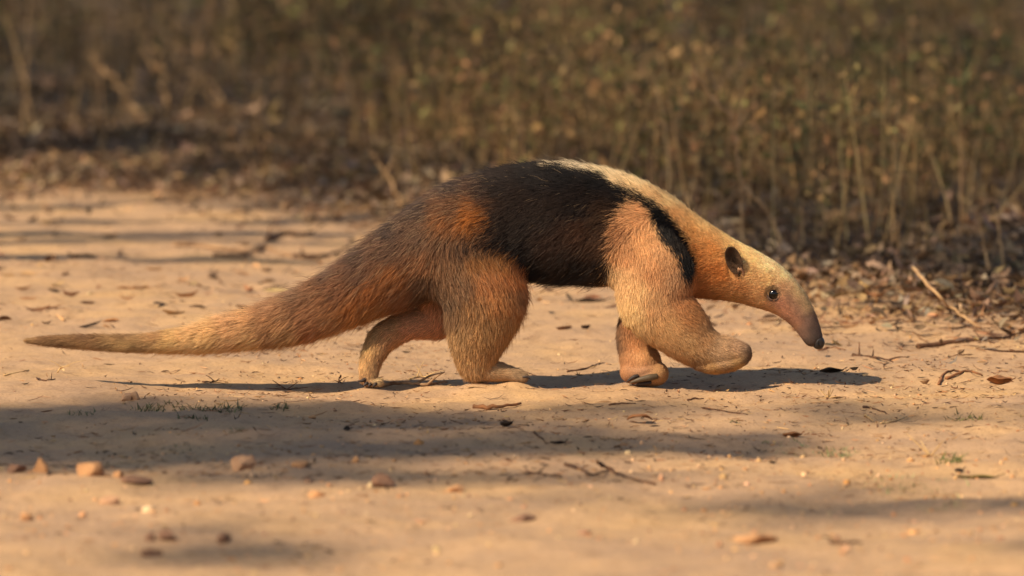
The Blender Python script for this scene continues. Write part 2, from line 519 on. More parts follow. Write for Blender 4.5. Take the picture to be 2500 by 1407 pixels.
def surface_nets(g):
    s = g < 0
    nx, ny, nz = g.shape
    acc = np.zeros((nx - 1, ny - 1, nz - 1, 3), np.float32)
    cnt = np.zeros((nx - 1, ny - 1, nz - 1), np.float32)
    corner = lambda a, i, j, k: a[i:nx - 1 + i, j:ny - 1 + j, k:nz - 1 + k]
    for ax in range(3):
        for u in range(2):
            for v in range(2):
                o = [0, 0, 0]; o[(ax + 1) % 3] = u; o[(ax + 2) % 3] = v
                e = list(o); e[ax] = 1
                ga, gb = corner(g, *o), corner(g, *e)
                cross = corner(s, *o) != corner(s, *e)
                t = np.where(cross, ga / np.where(cross, ga - gb, 1), 0)
                for c in range(3):
                    acc[..., c] += cross * (t if c == ax else o[c])
                cnt += cross
    act = cnt > 0
    idx = np.full(act.shape, -1, np.int64)
    idx[act] = np.arange(act.sum())
    base = np.argwhere(act).astype(np.float32)
    V = base + acc[act] / cnt[act][:, None]
    faces = []
    for ax in range(3):
        b, c = (ax + 1) % 3, (ax + 2) % 3
        lo = [slice(1, n - 1) for n in (nx, ny, nz)]; hi = list(lo)
        lo[ax] = slice(0, (nx, ny, nz)[ax] - 1); hi[ax] = slice(1, (nx, ny, nz)[ax])
        sa, sb = s[tuple(lo)], s[tuple(hi)]
        ch = np.argwhere(sa != sb)
        inside = sa[tuple(ch.T)]
        cell = ch.copy()
        for a in (b, c): cell[:, a] += 1
        def at(db, dc):
            q = cell.copy(); q[:, b] -= db; q[:, c] -= dc
            return idx[tuple(q.T)]
        f = np.stack([at(1, 1), at(0, 1), at(0, 0), at(1, 0)], 1)
        f[~inside] = f[~inside][:, ::-1]
        faces.append(f)
    return V, np.concatenate(faces)

bv, bf = surface_nets(grid)
bp = np.stack([X0 + GS * bv[:, 0], D0 + GS * bv[:, 1], Y0 + GS * bv[:, 2]], 1)       # photo units

# smooth a little and take normals from the field
def grad_at(P):
    q = [np.clip((P[:, 0] - X0) / GS, 1, NXg - 2.01), np.clip((P[:, 1] - D0) / GS, 1, NDg - 2.01), np.clip((P[:, 2] - Y0) / GS, 1, NYg - 2.01)]
    i = [a.astype(int) for a in q]; f = [a - b for a, b in zip(q, i)]
    def tri(dx, dy, dz):
        o = 0
        for a in (0, 1):
            for b in (0, 1):
                for c in (0, 1):
                    w = (f[0] if a else 1 - f[0]) * (f[1] if b else 1 - f[1]) * (f[2] if c else 1 - f[2])
                    o = o + w * grid[np.clip(i[0] + a + dx, 0, NXg - 1), np.clip(i[1] + b + dy, 0, NDg - 1), np.clip(i[2] + c + dz, 0, NYg - 1)]
        return o
    n = np.stack([tri(1, 0, 0) - tri(-1, 0, 0), tri(0, 1, 0) - tri(0, -1, 0), tri(0, 0, 1) - tri(0, 0, -1)], 1)
    return n / (np.linalg.norm(n, axis=1, keepdims=True) + 1e-9)

def to_world(P):
    """side-view units -> metres"""
    return np.stack([(P[:, 0] - 1250.0) * S, P[:, 1] * S, (940.0 - P[:, 2]) * SZ], 1)

# ---- coat colours: samples (px, py, r, g, b) of the coat itself
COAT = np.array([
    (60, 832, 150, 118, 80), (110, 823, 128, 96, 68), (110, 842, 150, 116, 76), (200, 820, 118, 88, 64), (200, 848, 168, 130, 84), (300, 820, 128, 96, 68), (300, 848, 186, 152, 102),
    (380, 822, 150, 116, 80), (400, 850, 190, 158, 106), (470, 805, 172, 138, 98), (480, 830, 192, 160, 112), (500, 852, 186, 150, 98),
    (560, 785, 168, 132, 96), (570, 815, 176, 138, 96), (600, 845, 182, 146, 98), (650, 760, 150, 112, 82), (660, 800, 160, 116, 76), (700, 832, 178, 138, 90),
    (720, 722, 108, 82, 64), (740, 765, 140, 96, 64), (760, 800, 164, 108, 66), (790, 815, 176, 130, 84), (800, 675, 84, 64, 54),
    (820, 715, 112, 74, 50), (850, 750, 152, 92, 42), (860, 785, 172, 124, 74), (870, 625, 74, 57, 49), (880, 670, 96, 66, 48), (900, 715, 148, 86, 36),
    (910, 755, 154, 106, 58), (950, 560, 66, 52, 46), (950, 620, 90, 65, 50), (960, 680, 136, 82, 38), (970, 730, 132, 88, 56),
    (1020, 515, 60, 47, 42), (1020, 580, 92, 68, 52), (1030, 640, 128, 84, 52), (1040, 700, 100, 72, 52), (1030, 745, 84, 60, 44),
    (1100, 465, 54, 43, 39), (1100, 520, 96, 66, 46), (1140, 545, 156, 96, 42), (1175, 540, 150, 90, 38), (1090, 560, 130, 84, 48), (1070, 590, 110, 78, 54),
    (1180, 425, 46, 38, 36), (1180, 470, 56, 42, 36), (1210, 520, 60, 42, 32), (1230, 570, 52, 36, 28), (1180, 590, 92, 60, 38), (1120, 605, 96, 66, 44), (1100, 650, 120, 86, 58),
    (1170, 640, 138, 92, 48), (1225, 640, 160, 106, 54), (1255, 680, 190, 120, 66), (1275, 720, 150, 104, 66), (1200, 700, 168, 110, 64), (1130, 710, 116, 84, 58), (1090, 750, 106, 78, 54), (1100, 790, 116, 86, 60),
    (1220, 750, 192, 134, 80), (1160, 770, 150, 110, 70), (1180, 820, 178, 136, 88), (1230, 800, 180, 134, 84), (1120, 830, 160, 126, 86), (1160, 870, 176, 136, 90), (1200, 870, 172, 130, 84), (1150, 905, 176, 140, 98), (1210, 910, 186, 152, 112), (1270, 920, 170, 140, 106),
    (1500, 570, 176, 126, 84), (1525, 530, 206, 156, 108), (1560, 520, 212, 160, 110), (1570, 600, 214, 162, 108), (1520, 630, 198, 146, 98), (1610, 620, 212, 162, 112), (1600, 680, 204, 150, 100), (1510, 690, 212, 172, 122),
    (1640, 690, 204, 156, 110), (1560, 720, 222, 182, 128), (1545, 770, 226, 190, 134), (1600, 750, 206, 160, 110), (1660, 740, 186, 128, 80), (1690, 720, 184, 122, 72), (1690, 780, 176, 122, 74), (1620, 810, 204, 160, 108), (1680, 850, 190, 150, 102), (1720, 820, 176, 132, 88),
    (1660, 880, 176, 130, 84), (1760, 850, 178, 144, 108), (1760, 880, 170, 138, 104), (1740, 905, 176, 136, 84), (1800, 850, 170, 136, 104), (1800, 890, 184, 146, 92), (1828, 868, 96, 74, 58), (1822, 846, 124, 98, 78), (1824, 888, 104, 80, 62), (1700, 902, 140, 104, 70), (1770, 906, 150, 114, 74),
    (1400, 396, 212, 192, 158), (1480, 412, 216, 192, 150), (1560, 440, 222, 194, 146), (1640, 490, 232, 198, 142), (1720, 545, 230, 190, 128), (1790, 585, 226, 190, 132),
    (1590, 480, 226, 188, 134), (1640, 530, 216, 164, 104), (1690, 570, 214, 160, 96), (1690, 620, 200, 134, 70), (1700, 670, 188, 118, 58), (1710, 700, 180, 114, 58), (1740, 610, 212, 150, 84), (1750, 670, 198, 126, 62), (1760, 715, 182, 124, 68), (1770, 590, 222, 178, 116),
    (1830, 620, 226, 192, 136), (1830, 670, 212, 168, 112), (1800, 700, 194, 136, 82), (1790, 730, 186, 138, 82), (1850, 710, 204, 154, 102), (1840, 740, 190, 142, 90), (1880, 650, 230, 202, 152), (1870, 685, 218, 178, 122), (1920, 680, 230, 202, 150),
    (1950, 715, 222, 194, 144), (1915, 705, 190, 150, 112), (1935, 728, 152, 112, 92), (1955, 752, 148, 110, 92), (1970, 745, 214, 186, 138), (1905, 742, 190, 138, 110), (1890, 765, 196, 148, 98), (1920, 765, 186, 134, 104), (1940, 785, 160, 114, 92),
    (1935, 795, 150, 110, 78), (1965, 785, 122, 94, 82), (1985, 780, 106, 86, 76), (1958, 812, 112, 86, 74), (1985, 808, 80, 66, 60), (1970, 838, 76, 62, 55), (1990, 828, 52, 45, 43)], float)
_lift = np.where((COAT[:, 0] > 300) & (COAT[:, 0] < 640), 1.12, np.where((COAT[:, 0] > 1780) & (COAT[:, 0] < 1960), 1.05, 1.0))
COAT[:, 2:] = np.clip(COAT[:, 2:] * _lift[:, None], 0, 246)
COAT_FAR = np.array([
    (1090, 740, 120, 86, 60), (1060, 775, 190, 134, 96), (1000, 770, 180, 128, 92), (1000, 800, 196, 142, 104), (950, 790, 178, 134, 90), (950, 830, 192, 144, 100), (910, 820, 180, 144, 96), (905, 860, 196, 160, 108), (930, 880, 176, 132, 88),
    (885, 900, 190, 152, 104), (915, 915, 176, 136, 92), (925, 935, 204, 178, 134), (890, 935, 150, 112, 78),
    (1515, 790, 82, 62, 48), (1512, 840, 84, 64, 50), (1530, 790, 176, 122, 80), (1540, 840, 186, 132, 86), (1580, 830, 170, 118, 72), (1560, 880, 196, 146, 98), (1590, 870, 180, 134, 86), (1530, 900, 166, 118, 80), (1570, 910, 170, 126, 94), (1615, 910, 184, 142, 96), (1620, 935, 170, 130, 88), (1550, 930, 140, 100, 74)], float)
VEST_IN = np.array([
    (1300, 430, 38, 32, 31), (1380, 425, 28, 25, 26), (1450, 440, 24, 21, 22), (1520, 475, 24, 20, 20), (1400, 500, 40, 28, 22), (1330, 520, 52, 36, 27), (1400, 570, 92, 56, 32), (1340, 590, 76, 46, 28), (1450, 590, 104, 68, 42), (1460, 530, 84, 58, 38),
    (1270, 500, 56, 40, 31), (1240, 560, 52, 36, 26), (1250, 605, 36, 25, 20), (1290, 645, 30, 21, 17), (1350, 630, 50, 33, 23), (1400, 655, 32, 23, 18), (1470, 650, 58, 40, 28), (1210, 450, 52, 42, 38), (1190, 500, 66, 46, 34),
    (1590, 520, 18, 15, 15), (1630, 570, 26, 19, 17), (1650, 615, 44, 31, 23), (1665, 650, 17, 13, 13), (1678, 680, 18, 14, 13)], float)
VEST_POLY = np.array([(1165, 560), (1190, 510), (1170, 455), (1200, 380), (1290, 392), (1330, 404), (1370, 412), (1400, 418), (1450, 428), (1500, 448), (1527, 462), (1561, 479), (1590, 494), (1623, 522), (1652, 554), (1674, 590), (1687, 631), (1690, 665), (1685, 696),
                      (1674, 692), (1659, 675), (1647, 634), (1620, 597), (1596, 554), (1583, 520), (1556, 500), (1525, 498), (1498, 520), (1482, 560), (1478, 610), (1484, 650), (1492, 670), (1440, 720), (1300, 720), (1275, 672), (1258, 640), (1236, 622), (1200, 612), (1130, 612), (1115, 600), (1140, 594), (1180, 585)], float)

def poly_sd(px, py, P):
    """signed distance to a polygon, negative inside"""
    d = np.full(len(px), 1e9); ins = np.zeros(len(px), bool)
    for (ax, ay), (bx, by) in zip(P, np.roll(P, -1, 0)):
        ex, ey = bx - ax, by - ay
        t = np.clip(((px - ax) * ex + (py - ay) * ey) / (ex * ex + ey * ey), 0, 1)
        d = np.minimum(d, np.hypot(px - ax - t * ex, py - ay - t * ey))
        c = (ay > py) != (by > py)
        ins ^= c & (px < (bx - ax) * (py - ay) / np.where(by == ay, 1e-9, by - ay) + ax)
    return np.where(ins, -d, d)

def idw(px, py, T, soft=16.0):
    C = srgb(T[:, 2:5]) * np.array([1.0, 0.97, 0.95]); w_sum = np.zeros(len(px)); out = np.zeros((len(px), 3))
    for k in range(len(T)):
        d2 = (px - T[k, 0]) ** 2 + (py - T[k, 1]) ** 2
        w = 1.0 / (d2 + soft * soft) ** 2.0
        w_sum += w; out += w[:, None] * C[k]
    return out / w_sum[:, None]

def chain_info(P, chains, want_dir=True):
    """nearest distance to the chains, the local lie of the coat and its length"""
    best = np.full(len(P), 1e9); D = np.zeros((len(P), 3)); L = np.zeros(len(P))
    for ch in chains:
        q = spline(ch, 3); q[:, 1] += 0.1 * q[:, 2]
        for a, b in zip(q[:-1], q[1:]):
            ex, ey = b[0] - a[0], b[1] - a[1]
            t = np.clip(((P[:, 0] - a[0]) * ex + (P[:, 2] - a[1]) * ey) / (ex * ex + ey * ey + 1e-6), 0, 1)
            s = a[4] + t * (b[4] - a[4]); r = a[3] + t * (b[3] - a[3]) - LOFT * (a[5] + t * (b[5] - a[5]))
            d = np.sqrt((P[:, 0] - a[0] - t * ex) ** 2 + (P[:, 2] - a[1] - t * ey) ** 2 + ((P[:, 1] - a[2] - t * (b[2] - a[2])) / s) ** 2) - r
            m = d < best
            best[m] = d[m]
            D[m] = np.array([ex, b[2] - a[2], ey]) / (math.hypot(ex, ey) + 1e-6)
            L[m] = (a[5] + t * (b[5] - a[5]))[m]
    return best, D, L

def coat_fields(P, rnd, ahead=0.0):
    """colour (linear), lie direction (photo axes) and fur length for skin points P in photo units"""
    n = len(P)
    dt, Dt, Lt = chain_info(P, [TRUNK])
    Dt = -Dt                                                        # trunk chain runs tail -> nose; hair runs back
    W = [np.exp(-np.clip(dt, 0, None) / 14.0)]; Ds = [Dt]; Ls = [Lt]; far_d = np.full(n, 1e9); near_d = dt.copy()
    for k, ch in LIMBS.items():
        d, D, L = chain_info(P, ch)
        W.append(np.exp(-np.clip(d, 0, None) / 14.0) * 1.1); Ds.append(D); Ls.append(L)
        if k.startswith('far'): far_d = np.minimum(far_d, d)
        else: near_d = np.minimum(near_d, d)
    W = np.array(W) ** 2; W /= W.sum(0)
    D = sum(w[:, None] * d for w, d in zip(W, Ds)); L = sum(w * l for w, l in zip(W, Ls))
    n3 = P / 1.0
    Dn = D / (np.linalg.norm(D, axis=1, keepdims=True) + 1e-6)
    show = P + Dn * (L * ahead)[:, None]                            # the coat shows its pattern at mid-strand
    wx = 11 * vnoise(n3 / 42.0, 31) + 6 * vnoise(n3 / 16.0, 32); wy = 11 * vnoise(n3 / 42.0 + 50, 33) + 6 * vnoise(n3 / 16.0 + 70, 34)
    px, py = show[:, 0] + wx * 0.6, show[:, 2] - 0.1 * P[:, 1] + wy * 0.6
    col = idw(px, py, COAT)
    vest = poly_sd(px, py, VEST_POLY)
    soft = np.where(P[:, 0] < 1250, 26.0, np.where(P[:, 0] > 1560, 7.0, np.where(P[:, 2] < 470, 6.0, 13.0)))
    m = smooth(0.5, -0.5, (vest + rnd * soft * 0.7) / soft)
    col = col * (1 - m[:, None]) + 0.55 * idw(px, py, VEST_IN, 20.0) * m[:, None]
    lum = (col @ np.array([0.3, 0.6, 0.1]))[:, None]
    sat = 1.0 + 0.0 * smooth(0.06, 0.25, lum)
    col = lum + (col - lum) * sat
    # dark patch round the eye, the stripe in front of it
    e = np.hypot(P[:, 0] - 1888, (P[:, 2] - 0.1 * P[:, 1]) - 718)
    col *= (1 - 0.5 * smooth(23, 17, e))[:, None]
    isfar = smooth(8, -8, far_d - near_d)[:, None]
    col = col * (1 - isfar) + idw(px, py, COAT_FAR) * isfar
    return col, D, L

# ---- skin
tri_a, tri_b, tri_c = bf[:, 0], bf[:, 1], bf[:, 2]
skin_col, _, _ = coat_fields(bp, np.zeros(len(bp)))
anteater = thing('anteater', 'tan and black furry anteater walking across the dirt track with one forepaw raised', 'anteater', (0, 0, 0))

m_skin, t, b = new_mat('skin_under_fur')
at = t.nodes.new('ShaderNodeAttribute'); at.attribute_name = 'Col'
nz = t.nodes.new('ShaderNodeTexNoise'); nz.inputs['Scale'].default_value = 700; nz.inputs['Detail'].default_value = 3
tc = t.nodes.new('ShaderNodeTexCoord'); t.links.new(tc.outputs['Object'], nz.inputs['Vector'])
mr = t.nodes.new('ShaderNodeMapRange'); mr.inputs['From Min'].default_value = 0.3; mr.inputs['From Max'].default_value = 0.7
mr.inputs['To Min'].default_value = 0.55; mr.inputs['To Max'].default_value = 1.1
t.links.new(nz.outputs['Fac'], mr.inputs['Value'])
vm = t.nodes.new('ShaderNodeVectorMath'); vm.operation = 'SCALE'
t.links.new(at.outputs['Color'], vm.inputs[0]); t.links.new(mr.outputs[0], vm.inputs['Scale'])
t.links.new(vm.outputs[0], b.inputs['Base Color'])
b.inputs['Roughness'].default_value = 0.7; b.inputs['Specular IOR Level'].default_value = 0.25
bpn = t.nodes.new('ShaderNodeBump'); bpn.inputs['Strength'].default_value = 0.4; bpn.inputs['Distance'].default_value = 0.0008
t.links.new(nz.outputs['Fac'], bpn.inputs['Height']); t.links.new(bpn.outputs['Normal'], b.inputs['Normal'])

body = link('body', make_mesh('body', to_world(bp), bf, m_skin, np.clip(skin_col, 0, 0.8)), anteater)

# ---- fur: strands rooted on the skin
def grow_fur(count):
    P0, P1, P2, P3 = (bp[bf[:, k]] for k in range(4))
    area = 0.5 * (np.linalg.norm(np.cross(P1 - P0, P2 - P0), axis=1) + np.linalg.norm(np.cross(P2 - P0, P3 - P0), axis=1))
    cen = (P0 + P1 + P2 + P3) / 4
    dens = area * (1.0 + 1.6 * smooth(1690, 1800, cen[:, 0]) + 2.2 * smooth(1880, 1960, cen[:, 0]) + 1.0 * smooth(860, 900, cen[:, 2]))
    dens *= np.where(cen[:, 1] > 45, 0.35, 1.0)                      # fewer strands on the far flank
    fi = RNG.choice(len(bf), count, p=dens / dens.sum())
    u, v = RNG.random((2, count))
    R = (P0[fi] * ((1 - u) * (1 - v))[:, None] + P1[fi] * (u * (1 - v))[:, None] + P2[fi] * (u * v)[:, None] + P3[fi] * ((1 - u) * v)[:, None])
    rnd = RNG.standard_normal(count)
    col, D, L = coat_fields(R, rnd, 0.55)
    keep = ((np.hypot(R[:, 0] - 1887, R[:, 2] - 715) > 15.5) | (R[:, 1] > 0))
    keep &= ~((R[:, 0] > 1975) & (np.hypot(R[:, 0] - 2003, R[:, 2] - 840) < 21))                        # bare nose
    keep &= ~((np.hypot((R[:, 0] - 1795) / 17.0, (R[:, 2] - 647) / 33.0) < 1) & (R[:, 1] < 0))          # under the ear
    R, col, D, L, rnd = (a[keep] for a in (R, col, D, L, rnd))
    n = len(R)
    N = grad_at(R)
    D = D + np.array([0, 0, 1.0]) * (0.22 + 0.45 * smooth(1180, 1300, R[:, 0]) * smooth(1560, 1480, R[:, 0]))[:, None] * smooth(0.9, 0.1, -N[:, 2])[:, None]   # flanks: hair hangs
    # neck and shoulder: down and back
    fl = np.stack([vnoise(R / 60.0, 41), vnoise(R / 60.0 + 31, 42), vnoise(R / 60.0 + 67, 43)], 1)
    cl = np.stack([vnoise(R / 11.0, 44), vnoise(R / 11.0 + 31, 45), vnoise(R / 11.0 + 67, 46)], 1)
    D = D / (np.linalg.norm(D, axis=1, keepdims=True) + 1e-6)
    D = D + 0.22 * fl + (0.18 + 0.10 * smooth(1300, 1100, R[:, 0]))[:, None] * cl + 0.15 * RNG.standard_normal((n, 3))
    T = D - (D * N).sum(1, keepdims=True) * N
    T /= np.linalg.norm(T, axis=1, keepdims=True) + 1e-6
    L = L * np.clip(1 + 0.22 * RNG.standard_normal(n) + 0.15 * vnoise(R / 20.0, 47), 0.35, 1.7)
    # long fringes: belly, back of the thigh, elbow
    belly = smooth(630, 670, R[:, 2]) * smooth(1230, 1270, R[:, 0]) * smooth(1510, 1480, R[:, 0])
    L = L * (1 + 0.35 * belly)
    stray = (RNG.random(n) < 0.035) & (R[:, 0] < 1700)
    L = np.where(stray, L * 1.22, L)
    lift = np.clip(0.34 + 0.2 * stray + 0.10 * RNG.standard_normal(n) + 0.22 * belly + 0.22 * smooth(430, 520, R[:, 0]) * smooth(900, 780, R[:, 0]) * smooth(0.2, 0.8, -N[:, 2]), 0.1, 0.95)
    K = 5
    pts = np.zeros((n, K, 3)); pts[:, 0] = R - N * 1.0
    ang = lift * 1.5
    droop = np.array([0, 0, 1.0]) * 0.12
    wob = 0.16 * RNG.standard_normal((n, 3))
    for k in range(1, K):
        a = ang * (1 - 0.85 * (k - 1) / (K - 2)) + 0.06
        d = T * np.cos(a)[:, None] + N * np.sin(a)[:, None] + droop * k / K + wob * (k / K)
        d /= np.linalg.norm(d, axis=1, keepdims=True)
        pts[:, k] = pts[:, k - 1] + d * (L / (K - 1))[:, None]
    # per-strand tone: agouti guard hairs on the rump and tail, finer on the face
    rump = smooth(1250, 1150, R[:, 0]) * smooth(500, 700, R[:, 0])
    tone = np.exp((0.16 + 0.20 * rump + 0.12 * smooth(1700, 1800, R[:, 0])) * rnd * 0.9 + 0.16 * vnoise(R / 9.0, 48))
    pale = (RNG.random(n) < 0.09 * rump + 0.008) & (R[:, 0] < 1690)
    col = col * tone[:, None]
    col[pale] = 0.55 * col[pale] + 0.45 * srgb((170, 140, 105))
    wp = to_world(pts.reshape(-1, 3)).reshape(n, K, 3)
    nw = np.stack([N[:, 0], N[:, 1], -N[:, 2]], 1)
    rr = (0.00016 + 0.00005 * np.clip(L / 30, 0, 1)) * np.clip(1 + 0.25 * RNG.standard_normal(n), 0.5, 1.6)
    rad = rr[:, None] * np.array([1.0, 0.95, 0.8, 0.55, 0.15])[None]
    # nothing of the coat reaches below the soil
    return wp, rad, np.clip(col, 0.004, 0.9), nw

wp, rad, hcol, hn = grow_fur(460000)
hc = bpy.data.hair_curves.new('fur')
hc.add_curves([wp.shape[1]] * len(wp))
hc.attributes['position'].data.foreach_set('vector', wp.astype(np.float32).ravel())
ra = hc.attributes.get('radius') or hc.attributes.new('radius', 'FLOAT', 'POINT')
ra.data.foreach_set('value', rad.astype(np.float32).ravel())
ca = hc.attributes.new('coat', 'FLOAT_COLOR', 'CURVE')
c4 = np.ones((len(wp), 4), np.float32); c4[:, :3] = hcol
ca.data.foreach_set('color', c4.ravel())
na = hc.attributes.new('lie', 'FLOAT_VECTOR', 'CURVE')
na.data.foreach_set('vector', hn.astype(np.float32).ravel())

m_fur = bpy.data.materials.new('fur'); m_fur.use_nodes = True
t = m_fur.node_tree; t.nodes.clear()
out = t.nodes.new('ShaderNodeOutputMaterial')
at = t.nodes.new('ShaderNodeAttribute'); at.attribute_name = 'coat'
an = t.nodes.new('ShaderNodeAttribute'); an.attribute_name = 'lie'
hi = t.nodes.new('ShaderNodeHairInfo')
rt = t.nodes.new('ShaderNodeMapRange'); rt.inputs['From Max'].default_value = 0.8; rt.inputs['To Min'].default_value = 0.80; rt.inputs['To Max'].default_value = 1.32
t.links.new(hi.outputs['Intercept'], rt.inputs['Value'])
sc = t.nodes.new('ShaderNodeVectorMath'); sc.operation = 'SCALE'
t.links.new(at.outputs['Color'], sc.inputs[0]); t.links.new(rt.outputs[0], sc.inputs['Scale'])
gm = t.nodes.new('ShaderNodeNewGeometry')
nm = t.nodes.new('ShaderNodeMix'); nm.data_type = 'VECTOR'; nm.inputs['Factor'].default_value = 0.72
t.links.new(gm.outputs['Normal'], nm.inputs[4]); t.links.new(an.outputs['Vector'], nm.inputs[5])
nn = t.nodes.new('ShaderNodeVectorMath'); nn.operation = 'NORMALIZE'; t.links.new(nm.outputs[1], nn.inputs[0])
df = t.nodes.new('ShaderNodeBsdfDiffuse'); t.links.new(sc.outputs[0], df.inputs['Color']); t.links.new(nn.outputs[0], df.inputs['Normal'])
tl = t.nodes.new('ShaderNodeBsdfTranslucent'); t.links.new(sc.outputs[0], tl.inputs['Color']); t.links.new(nn.outputs[0], tl.inputs['Normal'])
hr = t.nodes.new('ShaderNodeBsdfHair'); hr.component = 'Reflection'
hr.inputs['RoughnessU'].default_value = 0.25; hr.inputs['RoughnessV'].default_value = 0.9; hr.inputs['Offset'].default_value = math.radians(-4)
hr.inputs['Color'].default_value = (0.9, 0.85, 0.8, 1)
m1 = t.nodes.new('ShaderNodeMixShader'); m1.inputs[0].default_value = 0.16
t.links.new(df.outputs[0], m1.inputs[1]); t.links.new(tl.outputs[0], m1.inputs[2])
m2 = t.nodes.new('ShaderNodeMixShader'); m2.inputs[0].default_value = 0.035
t.links.new(m1.outputs[0], m2.inputs[1]); t.links.new(hr.outputs[0], m2.inputs[2])
t.links.new(m2.outputs[0], out.inputs['Surface'])
hc.materials.append(m_fur)
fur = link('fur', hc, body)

# ---- eye, ears, nose, claws
def mat_plain(name, c, rough, coat=0.0, spec=0.5):
    m, t, b = new_mat(name)
    nz = t.nodes.new('ShaderNodeTexNoise'); nz.inputs['Scale'].default_value = 350; nz.inputs['Detail'].default_value = 4
    tcn = t.nodes.new('ShaderNodeTexCoord'); t.links.new(tcn.outputs['Object'], nz.inputs['Vector'])
    r = t.nodes.new('ShaderNodeValToRGB'); r.color_ramp.elements[0].color = (*(srgb(c) * 0.7), 1); r.color_ramp.elements[1].color = (*(srgb(c) * 1.3), 1)
    t.links.new(nz.outputs['Fac'], r.inputs['Fac']); t.links.new(r.outputs['Color'], b.inputs['Base Color'])
    b.inputs['Roughness'].default_value = rough; b.inputs['Coat Weight'].default_value = coat; b.inputs['Coat Roughness'].default_value = 0.04
    b.inputs['Specular IOR Level'].default_value = spec
    return m
M_EYE = mat_plain('wet_eye', (9, 7, 6), 0.12, 0.35, 0.3)
M_LID = mat_plain('eyelid_skin', (84, 64, 54), 0.85, 0, 0.2)
M_NOSE = mat_plain('nose_leather', (40, 35, 34), 0.5, 0.0, 0.3)
M_CLAW = mat_plain('claw_horn', (84, 70, 52), 0.55, 0.0, 0.35)
M_CLAWD = mat_plain('dark_claw_horn', (54, 43, 38), 0.6, 0.0, 0.3)
M_EAR = mat_plain('ear_skin', (76, 57, 43), 1.0, 0, 0.05)
M_EARF = mat_plain('ear_fold_skin', (150, 112, 84), 0.9, 0, 0.1)

def ball(center, r, n=20, shape=(1, 1, 1)):
    bm = bmesh.new(); bmesh.ops.create_uvsphere(bm, u_segments=n, v_segments=n // 2 + 2, radius=1.0)
    v = np.array([x.co for x in bm.verts]) * np.array(shape) * r + np.array(center)
    f = [tuple(x.index for x in q.verts) for q in bm.faces]; bm.free()
    return v, f

def head_depth(px, py, side):
    """depth of the skin at a side-view point"""
    i = int(round((px - X0) / GS)); k = int(round((py + 5 * side - Y0) / GS))
    col = grid[i, :, k]; ins = np.where(col < 0)[0]
    j = ins[0] if side < 0 else ins[-1]
    return D0 + GS * j

def wv(v):
    v = np.array(v, float); v[:, 2] += 0.1 * v[:, 1]           # same measured py -> height step as the chains
    return to_world(v)

for side in (-1, 1):
    ex, ey = (1887, 719) if side < 0 else (1889, 719)
    ed = head_depth(ex, ey, side) + (-side) * 5.0
    v, f = ball((ex, ed, ey), 15.5, 24)
    eye = link('eye', make_mesh('eye', wv(v), f, M_EYE), anteater)
    ang = np.linspace(0, 2 * math.pi, 25)[:-1]
    ring = []
    for a in ang:
        rx, ry = 15.0, 14.5
        ring.append((ex + rx * math.cos(a), ed + side * 8.0, ey + ry * math.sin(a) + 0.5))
    ring.append(ring[0])
    v, f = tube(ring, 3.0, 8)
    link('eyelid', make_mesh('eyelid', wv(v), f, M_LID), eye)
    brow = [(ex - 18, ed + side * 8, ey - 3), (ex - 10, ed + side * 9, ey - 17), (ex + 4, ed + side * 8, ey - 20), (ex + 17, ed + side * 7, ey - 11), (ex + 26, ed + side * 6, ey + 4)]
    v, f = tube(spline(brow, 5), np.interp(np.linspace(0, 1, 21), [0, .3, .7, 1], [1.5, 3.5, 3.5, 1.2]), 7)
    link('brow_fold', make_mesh('brow_fold', wv(v), f, M_LID), eye)
    corner, cf = ball((ex + 12, ed + side * 9, ey + 7), 3.2, 8)
    link('tear_corner', make_mesh('tear_corner', wv(corner), cf, M_EARF), eye)

def ear_mesh(cx, cy, depth, side, tilt, a, b, flare):
    """a cupped, rounded leaf of an ear with thickness"""
    rings, seg = 7, 28
    def sheet(off):
        v = []
        for r in range(rings + 1):
            rho = r / rings
            for k in range(seg):
                th = 2 * math.pi * k / seg
                u, w = a * rho * math.cos(th), b * rho * math.sin(th)
                w *= 1.0 + 0.06 * math.cos(th) ** 2
                lipw = 1.5 * math.sin(3 * th + 1) * rho ** 4
                x = cx + u * math.cos(tilt) - w * math.sin(tilt)
                y = cy + u * math.sin(tilt) + w * math.cos(tilt)
                dp = flare * (rho ** 2) * (0.55 - 0.45 * math.sin(th)) + lipw     # the upper rim stands off the head
                v.append((x, depth + side * (dp + off), y))
        return v
    A = sheet(2.2); B = sheet(-1.6)
    n = (rings + 1) * seg
    f = []
    for base, flip in ((0, False), (n, True)):
        for r in range(rings):
            for k in range(seg):
                k2 = (k + 1) % seg
                q = (base + r * seg + k, base + r * seg + k2, base + (r + 1) * seg + k2, base + (r + 1) * seg + k)
                f.append(q[::-1] if flip else q)
    for k in range(seg):
        k2 = (k + 1) % seg
        f.append((rings * seg + k, rings * seg + k2, n + rings * seg + k2, n + rings * seg + k))
    return np.array(A + B), f

